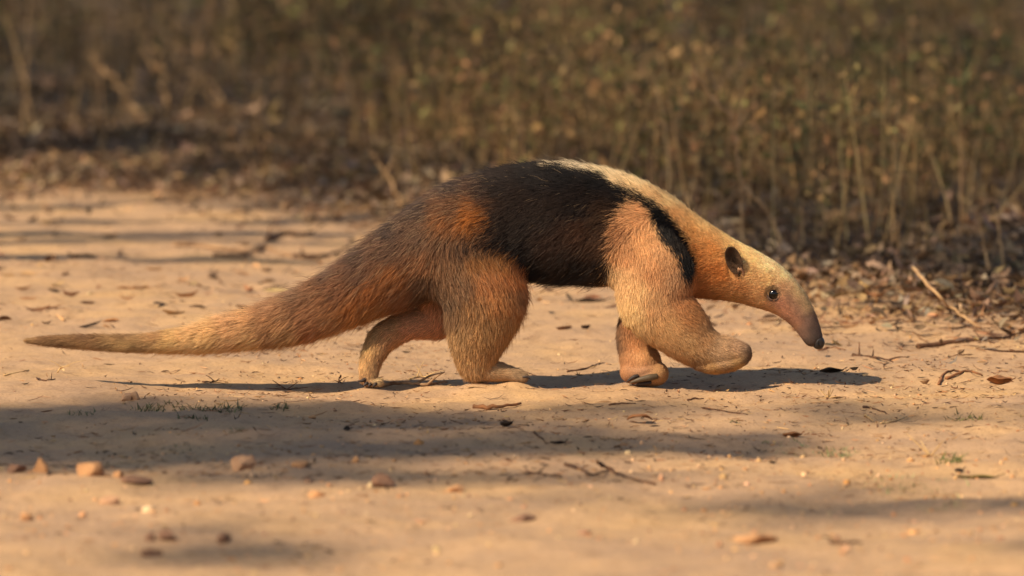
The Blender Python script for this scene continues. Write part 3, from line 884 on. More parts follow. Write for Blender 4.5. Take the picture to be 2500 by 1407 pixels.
d = head_depth(1800, 660, -1)
v, f = ear_mesh(1789, 637, d - 6, -1, math.radians(-20), 19.5, 35, 15)
v_ear = v
ear = link('ear', make_mesh('ear', wv(v), f, M_EAR), anteater)
v, f = tube(spline([(1797, d - 4, 672), (1803, d - 7, 657), (1811, d - 5, 664), (1813, d - 1, 676)], 5), np.interp(np.linspace(0, 1, 16), [0, .4, 1], [3, 5.5, 2.0]), 8)
link('ear_fold', make_mesh('ear_fold', wv(v), f, M_EARF), ear)
v, f = tube(spline([(1799, d - 3, 652), (1803, d - 5, 668), (1802, d - 2, 682)], 5), np.interp(np.linspace(0, 1, 11), [0, .5, 1], [2.0, 3.4, 1.2]), 8)
link('ear_canal', make_mesh('ear_canal', wv(v), f, M_EYE), ear)
def strands(name, roots, dirs, length, cols, parent, r=0.00016):
    n = len(roots); pts = np.zeros((n, 4, 3))
    for k in range(4):
        pts[:, k] = roots + dirs * (length * k / 3)[:, None]
    hcv = bpy.data.hair_curves.new(name); hcv.add_curves([4] * n)
    hcv.attributes['position'].data.foreach_set('vector', wv(pts.reshape(-1, 3)).astype(np.float32).ravel())
    a = hcv.attributes.get('radius') or hcv.attributes.new('radius', 'FLOAT', 'POINT')
    a.data.foreach_set('value', np.tile(np.array([1, .9, .7, .2]) * r, n).astype(np.float32))
    a = hcv.attributes.new('coat', 'FLOAT_COLOR', 'CURVE'); c = np.ones((n, 4), np.float32); c[:, :3] = cols
    a.data.foreach_set('color', c.ravel())
    a = hcv.attributes.new('lie', 'FLOAT_VECTOR', 'CURVE'); dn = np.stack([dirs[:, 0], dirs[:, 1], -dirs[:, 2]], 1)
    a.data.foreach_set('vector', dn.astype(np.float32).ravel())
    hcv.materials.append(m_fur)
    return link(name, hcv, parent)
ev = v_ear
pick = RNG.integers(0, len(ev) // 2, 1100)
er = ev[pick] + RNG.normal(0, 1.6, (1100, 3)) * np.array([1, 0.3, 1])
out_d = (er - np.array([1795, d, 650])) * np.array([1, 0, 1]); out_d /= np.linalg.norm(out_d, axis=1, keepdims=True) + 1e-6
ed3 = out_d * 0.8 + np.array([0, -0.75, 0]) + RNG.normal(0, 0.35, (1100, 3)); ed3 /= np.linalg.norm(ed3, axis=1, keepdims=True)
low = smooth(640, 672, er[:, 2])[:, None]
ec = (srgb((72, 54, 41)) * (1 - low) + srgb((150, 108, 74)) * low) * np.exp(0.3 * RNG.standard_normal((1100, 1)))
strands('ear_fur', er, ed3, RNG.uniform(2.5, 6, 1100), ec, ear)
d2 = head_depth(1868, 660, 1)
v, f = ear_mesh(1864, 655, d2 + 2, 1, math.radians(18), 16, 30, 12)
link('ear', make_mesh('ear', wv(v), f, M_EAR), anteater)

v, f = ball((1998.5, 0, 836.5), 1.0, 24, (15.5, 20, 17))
for i in range(len(v)):                                    # nostrils: dents in the pad on both sides
    for sgn in (-1, 1):
        dd = math.dist(v[i], (2000, sgn * 15, 838))
        v[i] += (np.array((1998, 0, 835)) - v[i]) * 0.42 * max(0, 1 - dd / 7.5)
nose = link('nose', make_mesh('nose', wv(v), f, M_NOSE), anteater)
for sgn in (-1, 1):
    v, f = tube(spline([(1999, sgn * 17.0, 831), (1996.5, sgn * 17.6, 837), (1999, sgn * 17.0, 844)], 4), 1.9, 6)
    link('nostril', make_mesh('nostril', wv(v), f, M_EYE), nose)

def claw(pts, r0, r1, mat, flat=0.8):
    q = spline(pts, 6)
    v, f = tube(q, np.interp(np.linspace(0, 1, len(q)), [0, 0.35, 0.75, 1], [r0 * 0.8, r0, r0 * 0.62, r1]), 10)
    return link('claw', make_mesh('claw', wv(v), f, mat), anteater)
claw([(1604, -27, 919), (1586, -33, 922), (1562, -36, 927), (1537, -34, 935)], 8.8, 1.5, M_CLAW)
claw([(1558, -28, 918), (1545, -30, 922), (1528, -28, 934)], 5.5, 1.2, M_CLAWD)
claw([(1590, -24, 934), (1570, -26, 937), (1548, -22, 940)], 5.0, 1.2, M_CLAWD)
for pts, r in (([(893, -8, 925), (884, -12, 930), (873, -14, 931)], 4.6), ([(898, -8, 934), (893, -13, 938), (886, -15, 944)], 4.4),
               ([(906, -9, 936), (903, -14, 940), (898, -16, 945)], 4.4), ([(918, -8, 936), (915, -13, 940), (909, -15, 945)], 4.6)):
    claw(pts, r, 0.8, M_CLAWD)
for dz in (-74, -56, -38):                                 # claws folded under the raised paw
    claw([(1812, dz, 872), (1806, dz, 888), (1786, dz, 896)], 6.0, 1.2, M_CLAWD)
for dz in (-70, -48, -26):
    claw([(1276, dz, 921), (1286, dz - 2, 921), (1296, dz - 2, 927)], 3.6, 0.8, M_CLAWD)

# ------------------------------------------------------------------ small things lying on the track
def ground_line(pix, lift=0.0015, rise=None):
    """photo pixels -> points on the soil, optionally raised (m) at each point"""
    out = []
    for k, (px, py) in enumerate(pix):
        h = rise[k] if rise else 0.0
        p = gpt(px, py)
        if h:                                             # the pixel shows a raised point: find its foot first
            p = on_plane(px, py, p.z + h); p = Vector((p.x, p.y, float(ground_height(p.x, p.y)[0]) + h))
        out.append((p.x, p.y, p.z + lift))
    return out

def twig(name, pix, r, mat, label, cat, group=None, rise=None, side=(), taper=0.45):
    """a stick along photo pixels; r in metres; side twigs as (t, dx, dy, dz, length)"""
    c = np.array(ground_line(pix, r * 0.8, rise))
    q = spline(c, 5) if len(c) > 2 else spline(np.vstack([c[0], (c[0] + c[-1]) / 2 + np.array([0, 0, r * 0.6]), c[-1]]), 5)
    q[1:-1] += RNG.standard_normal((len(q) - 2, 3)) * r * np.array([0.35, 0.5, 0.25])
    parts = [tube(q, np.linspace(r, r * taper, len(q)) * (1 + 0.12 * RNG.standard_normal(len(q))), 7)]
    for (tt, dx, dy, dz, ln) in side:
        a = q[int(tt * (len(q) - 1))]; dvec = np.array([dx, dy, dz], float); dvec /= np.linalg.norm(dvec)
        m = a + dvec * ln * 0.5 + np.array([0, 0, 0.06 * ln]); e = a + dvec * ln
        parts.append(tube(spline([a, m, e], 4), np.linspace(r * 0.6, r * 0.22, 9), 6))
    v, f = join(parts)
    return centred(name, v, f, mat, label, cat, group)

def dead_leaf(name, px, py, length, width, yaw, mat, label, cat='leaf', group=None, curl=0.5, fold=0.5, tilt=0.0, lift=0.0):
    """a curled leaf with a midrib and thickness, resting on the soil"""
    c = gpt(px, py)
    n, m = 10, 5
    V = []
    for s in (1, -1):
        for i in range(n + 1):
            t = i / n
            w = width * 0.5 * (math.sin(math.pi * min(1, t * 0.94 + 0.03)) ** 0.75)
            for j in range(m):
                u = -1 + 2 * j / (m - 1)
                wob = 0.05 * width * math.sin(9 * t + 3 * u + px)
                x = (t - 0.5) * length; y = u * w
                z = curl * length * 0.5 * (2 * t - 1) ** 2 * 0.5 + fold * abs(u) ** 1.4 * w + wob * abs(u) + s * 0.0004
                V.append((x, y, z))
    V = np.array(V)
    k = (n + 1) * m
    F = []
    for i in range(n):
        for j in range(m - 1):
            a = i * m + j
            F.append((a, a + m, a + m + 1, a + 1)); F.append((k + a, k + a + 1, k + a + m + 1, k + a + m))
    rim = [i * m for i in range(n + 1)] + [n * m + j for j in range(1, m)] + [i * m + m - 1 for i in range(n - 1, -1, -1)] + [j for j in range(m - 2, 0, -1)]
    for a, b2 in zip(rim, rim[1:] + rim[:1]):
        F.append((a, b2, k + b2, k + a))
    mat3 = Matrix.Rotation(yaw, 3, 'Z') @ Matrix.Rotation(tilt, 3, 'X')
    V = np.array([mat3 @ Vector(p) for p in V])
    V += np.array([c.x, c.y, c.z - V[:, 2].min() + lift])
    stalk = np.array([mat3 @ Vector((length * a, 0, curl * length * 0.25 + 0.001 + 0.02 * (a - .48))) for a in (0.46, 0.56, 0.66)])
    stalk += np.array([c.x, c.y, c.z + 0.0005 + lift])
    sv, sf = tube(spline(stalk, 3), 0.0007, 5)
    v, f = join([(V, F), (sv, sf)])
    return centred(name, v, f, mat, label, cat, group)

def stone(px, py, w, h, d, mat, label, group=None, seed=0, sink=0.30):
    """an angular lump of rock half set in the soil; sizes in metres"""
    c = gpt(px, py)
    bm = bmesh.new(); bmesh.ops.create_icosphere(bm, subdivisions=3, radius=1.0)
    v = np.array([x.co for x in bm.verts]); f = [tuple(x.index for x in q.verts) for q in bm.faces]; bm.free()
    rr = np.random.default_rng(100 + seed)
    for _ in range(9):                                    # chip flat facets
        nrm = rr.standard_normal(3); nrm /= np.linalg.norm(nrm); off = rr.uniform(0.48, 0.8)
        ex = v @ nrm - off
        v -= np.clip(ex, 0, None)[:, None] * nrm
    v *= (1 + 0.09 * vnoise(v * 2.5 + seed * 7, 5) + 0.035 * vnoise(v * 7.0 + seed * 3, 6))[:, None]
    v = v * np.array([w, d, h]) * 0.5
    v += np.array([c.x, c.y, c.z + h * (0.5 - sink)])
    ob = centred('stone', v, f, mat, label, 'stone', group)
    ob.data.polygons.foreach_set('use_smooth', np.zeros(len(ob.data.polygons), bool))
    return ob

K = 0.5622e-3                                             # metres per photo pixel near the animal
twig('stick', [(921, 948), (985, 943), (1040, 940), (1092, 937)], 0.0034, M_STICK, 'pale weathered stick lying against the far hind foot', 'stick', side=((0.7, 0.7, 0.1, 0.5, 0.03), (0.55, 0.8, 0.3, 0.3, 0.04)))
twig('twig', [(1000, 925), (1030, 922), (1075, 932)], 0.0014, M_STRAW, 'thin straw-coloured twig tangle on top of the weathered stick', 'twig', side=((0.3, 0.4, 0.1, 0.9, 0.025), (0.6, 0.9, -0.1, 0.3, 0.03), (0.5, -0.5, 0.2, 0.8, 0.02)))
twig('twig', [(1385, 908), (1430, 902), (1455, 892), (1476, 884)], 0.0015, M_TWIG, 'dark bent twig between the hind and fore feet', 'twig')
twig('twig', [(1268, 908), (1310, 915)], 0.0012, M_TWIG, 'short dark twig just past the toes of the near hind foot', 'twig')
twig('branch', [(425, 601), (500, 610), (590, 616), (640, 612)], 0.0042, M_STICK, 'long pale branch on sand, outermost of three in a row behind the tail', 'branch')
twig('branch', [(520, 628), (590, 630), (640, 610), (700, 622), (735, 632)], 0.0040, M_STICK, 'crooked pale branch, middle one of three in a row behind the tail', 'branch')
twig('branch', [(720, 630), (790, 626), (852, 613)], 0.0045, M_TWIG, 'brown branch with a broken end, one of three in a row, beside the tail base', 'branch')
twig('branch', [(650, 592), (690, 578), (735, 582), (765, 574)], 0.0052, M_TWIG, 'dark gnarled stub of branch behind the three pale branches', 'branch', side=((0.1, 0.1, 0.2, 1, 0.02),))
twig('twig', [(1458, 1128), (1480, 1148), (1515, 1164), (1600, 1186)], 0.0026, M_TWIG, 'forked brown twig in the foreground sand with a bent upturned end', 'twig', rise=[0.012, 0.004, 0, 0])
twig('twig', [(1380, 1138), (1420, 1150), (1445, 1164), (1485, 1156)], 0.0022, M_TWIG, 'curved brown twig touching the forked twig', 'twig')
twig('twig', [(1240, 1166), (1300, 1158), (1372, 1170)], 0.0018, M_TWIG, 'thin brown twig on bright sand left of the curved twig', 'twig', side=((0.6, 0.5, 0.3, 0.4, 0.02),))
twig('bark_strip', [(1155, 998), (1215, 996), (1272, 989)], 0.0036, M_LEAF_B, 'flat strip of orange-brown bark in the shade below the hind foot', 'bark')
twig('twig', [(2082, 870), (2130, 876), (2180, 886)], 0.0026, M_TWIG, 'knobbly brown twig on the sand behind the snout shadow', 'twig', side=((0.2, 0, 0.2, 1, 0.018), (0.98, 0.9, 0.5, 0.1, 0.03), (0.5, 0.1, 0.3, 0.8, 0.012)))
twig('twig', [(2108, 1000), (2150, 1008), (2190, 1018)], 0.0016, M_TWIG, 'slender twig leading to a scatter of straw chips', 'twig')
twig('straw', [(2150, 1040), (2185, 1030), (2215, 1022)], 0.0016, M_STRAW, 'pale straw chip at the end of the slender twig', 'straw')
twig('straw', [(2112, 1018), (2132, 1032)], 0.0018, M_STRAW, 'short pale splinter lying alone on sand', 'straw')
twig('branch', [(2240, 848), (2340, 838), (2430, 832), (2510, 816)], 0.0042, M_TWIG, 'long brown branch at the verge, reaching out of the picture', 'branch')
twig('branch', [(2228, 648), (2275, 705), (2330, 762), (2395, 806)], 0.0030, M_STEM, 'pale fallen stem slanting down across the leaf litter', 'branch', rise=[0.075, 0.05, 0.02, 0.0])
twig('twig', [(1486, 990), (1552, 987)], 0.0013, M_TWIG, 'straight dark twig in front of the planted forepaw', 'twig')
twig('twig', [(1678, 976), (1718, 976)], 0.0016, M_TWIG, 'short thick dark twig in the shade below the raised paw', 'twig')
twig('twig', [(1716, 998), (1765, 1006), (1826, 1014)], 0.0013, M_TWIG, 'long thin curved twig below the shadow of the head', 'twig')
twig('twig', [(1305, 1060), (1330, 1085)], 0.0014, M_TWIG, 'small dark twig pointing down beside a black leaf scrap', 'twig')
twig('twig', [(832, 902), (826, 922), (830, 944)], 0.0012, M_TWIG, 'tiny upright twig stuck in sand behind the far hind foot', 'twig', rise=[0.022, 0.012, 0.0], side=((0.5, 0.9, 0.1, 0.5, 0.016),))
twig('twig', [(495, 940), (520, 930), (536, 920)], 0.0013, M_TWIG, 'crossed little twig on the shadow of the tail', 'twig', rise=[0.0, 0.004, 0.008], side=((0.4, 0.7, 0.2, -0.1, 0.02), (0.6, -0.6, 0.2, 0.4, 0.015)))
twig('twig', [(2028, 1326), (2062, 1330), (2106, 1330)], 0.0026, M_TWIG, 'blurred dark twig in the nearest bright sand', 'twig')
twig('straw', [(140, 912), (150, 900), (170, 892)], 0.0012, M_STRAW, 'pale straw sprig standing near the tip of the tail', 'straw', rise=[0, 0.008, 0.014], side=((0.3, 0.9, 0, 0.3, 0.04), (0.5, -0.9, 0, 0.5, 0.02)))
twig('straw', [(10, 918), (60, 908), (68, 902)], 0.0013, M_STRAW, 'bent straw lying at the edge of the track below the tail tip', 'straw')
twig('twig', [(90, 925), (108, 935), (135, 930)], 0.0014, M_TWIG, 'little curly twig with knots beside the straw sprig', 'twig', side=((0.8, 0.1, 0.1, 0.9, 0.01),))
twig('twig', [(180, 632), (232, 622)], 0.0042, M_TWIG, 'stubby brown twig alone on the far sand', 'twig')
twig('twig', [(112, 636), (136, 632)], 0.004, M_TWIG, 'very short brown twig end on the far sand', 'twig')
twig('twig', [(2310, 935), (2360, 926), (2398, 930)], 0.0022, M_LEAF_B, 'curled red-brown seed pod on the sand at the verge', 'seed pod')
twig('twig', [(2292, 942), (2302, 932), (2322, 926), (2350, 928)], 0.0022, M_LEAF_B, 'hooked stalk beside the red-brown seed pod', 'stalk')
# forked dry tufts
def tuft(name, px, py, arms, r, mat, label, cat):
    b0 = np.array(gpt(px, py)); parts = []
    for dx, dy, h in arms:
        e = b0 + np.array([dx, dy, h]); m = (b0 + e) / 2 + np.array([dx * 0.15, 0, h * 0.15])
        parts.append(tube(spline([b0, m, e], 5), np.linspace(r, r * 0.35, 11), 6))
    v, f = join(parts)
    return centred(name, v, f, mat, label, cat)
tuft('dry_sprig', 2272, 1114, [(-0.03, 0.01, 0.028), (-0.012, 0.02, 0.018), (0.016, 0.0, 0.02), (-0.022, -0.02, 0.004), (0.028, 0.01, 0.002)], 0.0013, M_STRAW, 'forked pale dry sprig standing beside a green seedling', 'sprig')
tuft('dry_sprig', 2022, 972, [(-0.012, 0.0, 0.012), (0.004, 0.0, 0.018), (0.012, -0.01, 0.003), (-0.016, -0.01, 0.002), (0.008, 0.02, 0.01), (-0.004, -0.015, 0.002), (0.0, -0.01, 0.012)], 0.0012, M_STRAW, 'small pale tangled tuft just below the snout shadow', 'tuft')
tuft('dry_sprig', 700, 950, [(-0.02, 0.01, 0.012), (0.015, 0.0, 0.01), (0.03, -0.01, 0.004), (-0.03, -0.01, 0.003)], 0.0010, M_TWIG, 'thin brown sprig between the tail shadow and the far hind foot', 'sprig')

dead_leaf('dead_leaf', 2030, 921, 0.036, 0.013, 0.35, M_LEAF_D, 'dark curled leaf lying inside the shadow of the snout', curl=0.25, fold=0.9)
dead_leaf('leaf', 2387, 1170, 0.050, 0.016, -0.12, M_LEAF_G, 'olive green and brown leaf resting on foreground sand', curl=0.2, fold=0.4)
dead_leaf('leaf', 2026, 842, 0.017, 0.007, 0.1, M_LEAF_K, 'small dark green leaf just beyond the nose', curl=0.1, fold=0.3, lift=0.001)
twig('twig', [(1998, 857), (2030, 853), (2064, 857)], 0.0016, M_LEAF_B, 'reddish stalk lying under the tip of the nose', 'stalk')
dead_leaf('dead_leaf', 1934, 1066, 0.026, 0.012, 0.3, M_LEAF_B, 'folded brown leaf with a dark underside on sunny sand', curl=0.4, fold=0.9)
dead_leaf('dead_leaf', 1562, 1034, 0.034, 0.020, 0.1, M_LEAF_B, 'orange-brown leaf scrap bent into an arch', curl=-0.5, fold=0.3, lift=0.004)
dead_leaf('dead_leaf', 1362, 1086, 0.020, 0.008, 0.1, M_LEAF_D, 'black leaf scrap at the edge of the shade', curl=0.3, fold=0.6)
dead_leaf('dead_leaf', 1236, 1042, 0.018, 0.014, 0.6, M_LEAF_D, 'small dark crumpled leaf on sun-flecked sand', curl=0.7, fold=0.9)
dead_leaf('dead_leaf', 2440, 935, 0.036, 0.026, -0.4, M_LEAF_B, 'broad crumpled tan leaf at the edge of the verge', curl=0.6, fold=0.8)
dead_leaf('dead_leaf', 845, 1052, 0.014, 0.007, 1.0, M_LEAF_D, 'upright dark leaf shard in the broad shade', curl=0.3, fold=0.8, tilt=0.9)
dead_leaf('dead_leaf', 1886, 1136, 0.010, 0.006, 0.5, M_LEAF_D, 'tiny black leaf fleck in the middle of bright sand', curl=0.4, fold=0.6)
dead_leaf('dead_leaf', 2340, 1152, 0.016, 0.008, 0.9, M_LEAF_D, 'grey-brown leaf stub next to the olive leaf', curl=0.4, fold=0.6, tilt=0.5)
dead_leaf('dead_leaf', 680, 700, 0.024, 0.010, 0.2, M_LEAF_D, 'dark flat leaf alone on sand above the tail', curl=0.2, fold=0.3)
dead_leaf('dead_leaf', 346, 704, 0.05, 0.012, 0.15, M_LEAF_B, 'long brown leaf lying flat beyond the end of the tail', curl=0.1, fold=0.3)
dead_leaf('dead_leaf', 303, 702, 0.03, 0.012, -0.15, M_LEAF_B, 'short brown leaf next to the long one beyond the tail', curl=0.2, fold=0.4)
dead_leaf('dead_leaf', 1440, 738, 0.05, 0.022, 0.0, M_LEAF_D, 'large dark leaf on sand seen under the belly', curl=0.2, fold=0.4)

mm = lambda n: n * K * 1.2
for k, (px, py, w, h, mat, lab) in enumerate([
    (102, 1152, 40, 42, M_ROCK_O, 'upright orange stone at the left, in the edge of the shade'),
    (214, 1164, 56, 44, M_ROCK_O, 'brown-orange block of stone next to a smaller lump'),
    (244, 1164, 26, 26, M_ROCK_D, 'small dark lump leaning on the brown-orange block'),
    (592, 1146, 56, 40, M_ROCK_P, 'pale pink pointed stone on the bright strip of sand'),
    (738, 1140, 42, 22, M_ROCK_O, 'flat tan stone beyond the pale pink pointed one'),
    (868, 1130, 18, 18, M_ROCK_O, 'small bright orange pebble past the flat tan stone'),
    (942, 1186, 54, 36, M_ROCK_D, 'dark purple-brown stone on the thin band of shade'),
    (312, 980, 34, 22, M_ROCK_P, 'pinkish stone left of its taller twin, near the green grass'),
    (331, 976, 20, 28, M_ROCK_P, 'pinkish upright stone touching its flatter twin near the green grass'),
    (764, 1022, 18, 12, M_ROCK_O, 'red pebble in the broad shade'),
    (40, 1158, 40, 24, M_ROCK_D, 'low brown stone left of the upright orange one'),
    (290, 1166, 24, 18, M_ROCK_O, 'orange pebble right of the brown-orange block'),
    (332, 1180, 60, 22, M_ROCK_D, 'long low stone in a row of rubble'),
    (268, 1230, 40, 26, M_ROCK_P, 'soft brown stone on sunlit foreground sand'),
    (1110, 1200, 44, 18, M_ROCK_O, 'reddish flat stone on the thin band of shade'),
    (770, 1208, 34, 16, M_ROCK_O, 'reddish flat chip left of the dark purple-brown stone'),
    (1846, 1326, 78, 26, M_ROCK_O, 'big rounded orange stone blurred in the foreground'),
    (410, 1328, 36, 26, M_ROCK_D, 'blurred dark red stone in the nearest shade patch'),
    (366, 1310, 18, 20, M_ROCK_D, 'small blurred dark stone left of the dark red one'),
    (370, 1358, 44, 22, M_ROCK_D, 'blurred dark flat stone lowest in the nearest shade patch'),
    (546, 1326, 30, 24, M_ROCK_D, 'blurred grey-black stone right of the dark red one'),
    (1040, 1162, 16, 16, M_ROCK_P, 'tiny pale pebble above the thin band of shade'),
    (60, 1272, 26, 18, M_ROCK_O, 'tan pebble on bright foreground sand at the left'),
    (1280, 1272, 50, 18, M_ROCK_D, 'low reddish-brown stone on bright sand in the foreground')]):
    stone(px, py, mm(w), mm(h), mm(w * 0.8), mat, lab, None, k)

# ------------------------------------------------------------------ stuff on the track: crumbs of straw, gravel, grass
def scatter(n, fx, fy):
    x, y = fx(n), fy(n)
    return np.stack([x, y, ground_height(x, y)], 1)

def flat_bits(P, lo, hi, wlo, whi, cols):
    n = len(P)
    L = RNG.uniform(lo, hi, n) ** 1.0; W = RNG.uniform(wlo, whi, n)
    P = P + np.array([0, 0, 0.0012])
    return leaf_batch(P, RNG.uniform(0, 6.3, n), RNG.normal(0, 0.13, n), RNG.normal(0, 0.5, n), L, W, RNG.uniform(-0.2, 0.5, n), RNG.uniform(0, 0.9, n), palette(cols, n))

CR = [(150, 108, 72), (118, 82, 56), (84, 60, 44), (190, 150, 104), (64, 48, 38), (170, 126, 84)]
def clumpy(n, x0, x1, y0, y1, seed, power=1.0):
    m = n * 4
    x = RNG.uniform(x0, x1, m); y = RNG.uniform(y0, y1, m)
    w = np.clip(0.5 + 0.8 * vnoise(np.stack([x * 3.0, y * 2.2], 1), seed) + 0.5 * vnoise(np.stack([x * 9, y * 7], 1), seed + 1), 0.03, None) ** power
    w *= 0.6 + 0.5 * smooth(-0.6, 0.8, x)
    k = RNG.choice(m, n, replace=False, p=w / w.sum())
    return np.stack([x[k], y[k], ground_height(x[k], y[k])], 1)
batches = [flat_bits(clumpy(8500, -1.0, 1.0, -1.2, 2.4, 61), 0.003, 0.018, 0.0008, 0.0028, CR),
           flat_bits(clumpy(900, -1.0, 1.0, -1.4, 2.6, 63), 0.015, 0.045, 0.0008, 0.0022, CR),
           flat_bits(clumpy(380, -1.0, 1.0, 0.8, 3.2, 65), 0.02, 0.05, 0.004, 0.014, CR),
           flat_bits(clumpy(500, -1.0, 1.0, -2.2, -0.4, 67), 0.006, 0.022, 0.001, 0.004, CR)]
v, f, c = cat_batches(batches)
tag(link('ground_litter', make_mesh('ground_litter', v, f, M_LITTER, c)), 'fine crumbs of straw and bark strewn over the sand', 'litter', None, 'stuff')

bm = bmesh.new(); bmesh.ops.create_icosphere(bm, subdivisions=1, radius=0.5)
iv = np.array([x.co for x in bm.verts]); itf = np.array([[x.index for x in q.verts] for q in bm.faces]); bm.free()
P = np.concatenate([clumpy(3600, -1.0, 1.0, -2.3, 2.2, 71), clumpy(1600, -0.9, 0.9, -2.3, -0.8, 73)])
n = len(P)
sz = np.clip(0.0016 * np.exp(0.6 * RNG.standard_normal(n)), 0.0008, 0.008)
sz[3600:] *= 1.7
sc3 = sz[:, None] * RNG.uniform(0.6, 1.3, (n, 3))
vv = (iv[None] * (1 + 0.2 * RNG.standard_normal((n, len(iv), 1)))) * sc3[:, None, :] + (P + np.array([0, 0, 0.0003]))[:, None]
ff = (itf[None] + (np.arange(n) * len(iv))[:, None, None]).reshape(-1, 3)
cc = np.repeat(palette([(196, 154, 110), (172, 128, 90), (202, 150, 98), (136, 100, 76), (208, 172, 128), (184, 130, 84)], n, 0.12), len(iv), axis=0)
tag(link('gravel', make_mesh('gravel', vv.reshape(-1, 3), ff, M_GRAVEL, cc, False)), 'small grit and gravel scattered over the dirt track', 'gravel', None, 'stuff')

# low green blades in the track: each clump is one plant
GREEN = [(96, 100, 66), (84, 90, 60), (116, 112, 76), (76, 80, 54)]
PALEG = [(150, 150, 104), (132, 134, 92), (168, 160, 112)]
def grass_clump(px, py, n, rad, h, cols, label, cat='grass'):
    c = gpt(px, py)
    a = RNG.uniform(0, 6.283, n); rr = rad * np.sqrt(RNG.random(n))
    x = c.x + rr * np.cos(a); y = c.y + rr * 1.6 * np.sin(a)
    Pp = np.stack([x, y, ground_height(x, y) - 0.001], 1)
    v, f, cl = ribbon_batch(Pp, RNG.uniform(0, 6.283, n), RNG.uniform(0.5, 1.45, n), RNG.uniform(0, 0.8, n), RNG.uniform(0.4, 1.1, n) * h, RNG.uniform(0.0012, 0.003, n), palette(cols, n))
    o = np.array([c.x, c.y, c.z])
    return tag(link('grass_clump', make_mesh('grass_clump', v - o, f, M_PLANT, cl), None, tuple(o)), label, cat)
grass_clump(385, 1000, 110, 0.038, 0.016, GREEN, 'largest low green grass clump at the edge of the broad shade')
grass_clump(490, 1000, 60, 0.026, 0.014, GREEN, 'middle green grass clump in a row beside the broad shade')
grass_clump(556, 1004, 70, 0.022, 0.016, GREEN, 'green grass clump at the right end of the row beside the broad shade')
grass_clump(478, 1024, 50, 0.024, 0.012, GREEN, 'sparse green clump just below the row of grass')
grass_clump(684, 997, 40, 0.012, 0.016, GREEN, 'little grey-green sprout alone in the shade')
grass_clump(205, 1010, 40, 0.02, 0.012, GREEN, 'thin dark green clump left of the grass row')
grass_clump(575, 1056, 30, 0.014, 0.011, GREEN, 'faint green sprout deep in the broad shade')
grass_clump(430, 1098, 40, 0.03, 0.008, GREEN, 'dull olive grass at the lower edge of the broad shade')
grass_clump(2325, 1128, 70, 0.020, 0.020, [(112, 122, 66), (98, 108, 60), (146, 140, 84)], 'bright green seedling beside the forked dry sprig', 'seedling')
grass_clump(1945, 1092, 80, 0.045, 0.012, PALEG, 'grey-green flattened grass below the folded brown leaf')
grass_clump(2050, 1110, 60, 0.02, 0.016, PALEG, 'pale grey-green sprout between the folded leaf and the dry sprig')
grass_clump(2240, 1192, 110, 0.07, 0.014, PALEG, 'wide patch of pale flattened grass below the olive leaf')
grass_clump(2355, 1020, 60, 0.026, 0.014, [(130, 122, 74), (96, 88, 54)], 'olive dry weed on the brightest sand')
grass_clump(2300, 1240, 60, 0.03, 0.010, PALEG, 'faint straw-green grass in the foreground shade')
grass_clump(1790, 1032, 16, 0.008, 0.010, GREEN, 'tiny green shoot on the sand below the head shadow')

# ------------------------------------------------------------------ the verge: leaf litter, dry herbs, grass
def verge_points(n, depth_fn, x_half=2.0):
    """points past the verge line; depth_fn gives metres behind it"""
    x = RNG.uniform(-x_half, x_half, n); y = verge_line(x) + depth_fn(n)
    x = x * (9 + y) / 12.0 * 0.75
    y = np.maximum(y, verge_line(x) + 0.02 - RNG.exponential(0.45, n))
    return np.stack([x, y, ground_height(x, y)], 1)

LIT = [(146, 118, 90), (126, 102, 78), (108, 86, 66), (92, 74, 58), (160, 132, 104), (138, 118, 98), (120, 92, 64), (150, 120, 84)]
def litter(P, lo, hi):
    n = len(P)
    L = RNG.uniform(lo, hi, n)
    Q = P + np.stack([np.zeros(n), np.zeros(n), 0.004 + 0.016 * RNG.random(n)], 1)
    return leaf_batch(Q, RNG.uniform(0, 6.3, n), RNG.normal(0, 0.35, n), RNG.normal(0, 0.5, n), L, L * RNG.uniform(0.3, 0.6, n), RNG.uniform(-0.3, 0.9, n), RNG.uniform(0, 1.0, n), palette(LIT, n, 0.25))
v, f, c = cat_batches([litter(verge_points(9000, lambda n: RNG.gamma(1.6, 0.75, n) - 0.15), 0.015, 0.045),
                       litter(verge_points(5000, lambda n: RNG.uniform(0.5, 9, n), 2.6), 0.03, 0.07),
                       litter(verge_points(3200, lambda n: -RNG.exponential(0.55, n)), 0.01, 0.03),
                       flat_bits(verge_points(6500, lambda n: RNG.gamma(1.5, 0.6, n) - 0.7), 0.03, 0.12, 0.001, 0.004, CR)])
tag(link('leaf_litter', make_mesh('leaf_litter', v, f, M_LITTER, c)), 'thick brown layer of fallen dry leaves along the verge', 'leaf litter', None, 'stuff')

